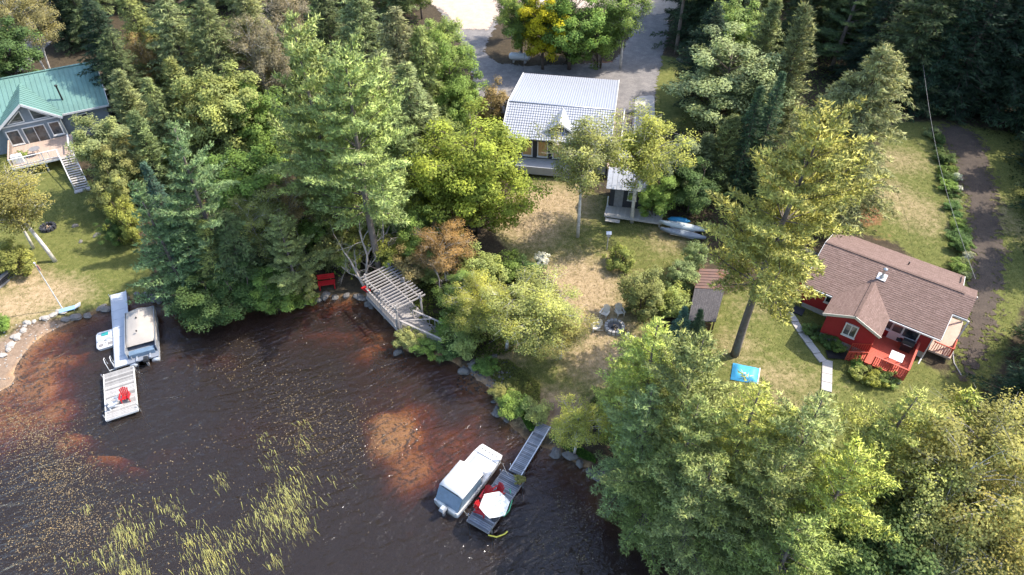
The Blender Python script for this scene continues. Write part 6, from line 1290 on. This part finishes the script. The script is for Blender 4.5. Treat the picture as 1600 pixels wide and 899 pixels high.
stuff('lily_pads', cards(rng, C, Nn, np.full(n, .042), .75), 4, rng.uniform(0, 1, n), LEAF, (.32, .245, .155), 'small brown floating leaves scattered over the lake')
# lawn grass blades
def lawn_pts(poly, n):
    lo, hi = poly.min(0), poly.max(0); P = rng.uniform(lo, hi, (n * 3, 2)); return P[sdf(P, poly) > .3][:n]
for L_, n, col, lab in ((LAWNW[0], 26000, (.34, .28, .13), 'dry grass blades on the lawn before the house'), (LAWNW[1], 34000, (.22, .225, .075), 'grass blades on the red cottage lawn'), (LAWNW[2], 14000, (.17, .19, .06), 'grass blades on the left lawn')):
    P = lawn_pts(L_, n); P = P[heights(P) > .25]; C = np.column_stack([P, heights(P) - .01]); d = unit(rng.normal(0, .5, (len(P), 3)) + (0, 0, 1)); s = unit(np.cross(d, rng.normal(0, 1, d.shape))) * .03
    stuff('lawn_grass', np.stack([C - s, C + s, C + d * rng.uniform(.05, .13, len(P))[:, None]], 1), 3, rng.uniform(0, 1, len(P)), LEAF, col, lab)
# fallen leaves and undergrowth
def groundcover(name, label, polypx, n, col, s, up, leafm=LEAF):
    poly = poly_px(polypx); P = lawn_pts(poly, n); P = P[heights(P) > .06]; C = np.column_stack([P, heights(P) + rng.uniform(.02, up, len(P)) * (.5 + .5 * np.sin(P[:, 0] * 1.7) * np.sin(P[:, 1] * 1.3))])
    stuff(name, cards(rng, C, unit(rng.normal(0, .5, C.shape) + (0, 0, 1)), np.full(len(P), s)), 4, rng.uniform(0, 1, len(P)), leafm, col, label)
groundcover('ground_cover', 'bright green creeping cover on the bank left of the grey gangway', [(800, 640), (815, 632), (842, 668), (838, 688), (822, 680)], 2200, (.085, .17, .030), .09, .35)
groundcover('ground_cover', 'bright green creeping cover on the bank right of the grey gangway', [(852, 680), (880, 672), (935, 712), (938, 736), (905, 722), (868, 700)], 3600, (.085, .17, .030), .09, .4)
groundcover('undergrowth', 'ferns and seedlings on the left forest floor', [(180, 330), (200, 200), (150, 60), (300, 0), (640, 0), (720, 150), (700, 300), (640, 420), (520, 450), (300, 460)], 32000, (.17, .22, .06), .13, .9)
groundcover('undergrowth', 'low growth under the foreground pines', [(900, 640), (1000, 560), (1200, 660), (1400, 720), (1600, 680), (1650, 880), (1250, 880), (1000, 770)], 15000, (.15, .19, .055), .12, .6)
groundcover('undergrowth', 'low growth under the trees right of the house', [(1060, 180), (1100, 100), (1280, 60), (1380, 180), (1300, 300), (1180, 400), (1080, 400), (1040, 300)], 12000, (.15, .20, .06), .12, .8)
groundcover('undergrowth', 'low growth on the bank between boardwalk and lawn', [(600, 430), (700, 400), (800, 420), (850, 460), (800, 560), (720, 570), (650, 545)], 9000, (.12, .155, .036), .11, .6)
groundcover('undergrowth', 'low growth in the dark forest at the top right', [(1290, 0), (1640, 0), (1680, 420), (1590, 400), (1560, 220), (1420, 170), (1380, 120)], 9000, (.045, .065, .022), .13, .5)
groundcover('undergrowth', 'weeds and grass on the bank above the boulders', [(735, 560), (800, 560), (850, 600), (850, 650), (800, 655), (782, 630), (770, 605)], 5000, (.19, .21, .06), .08, .35)
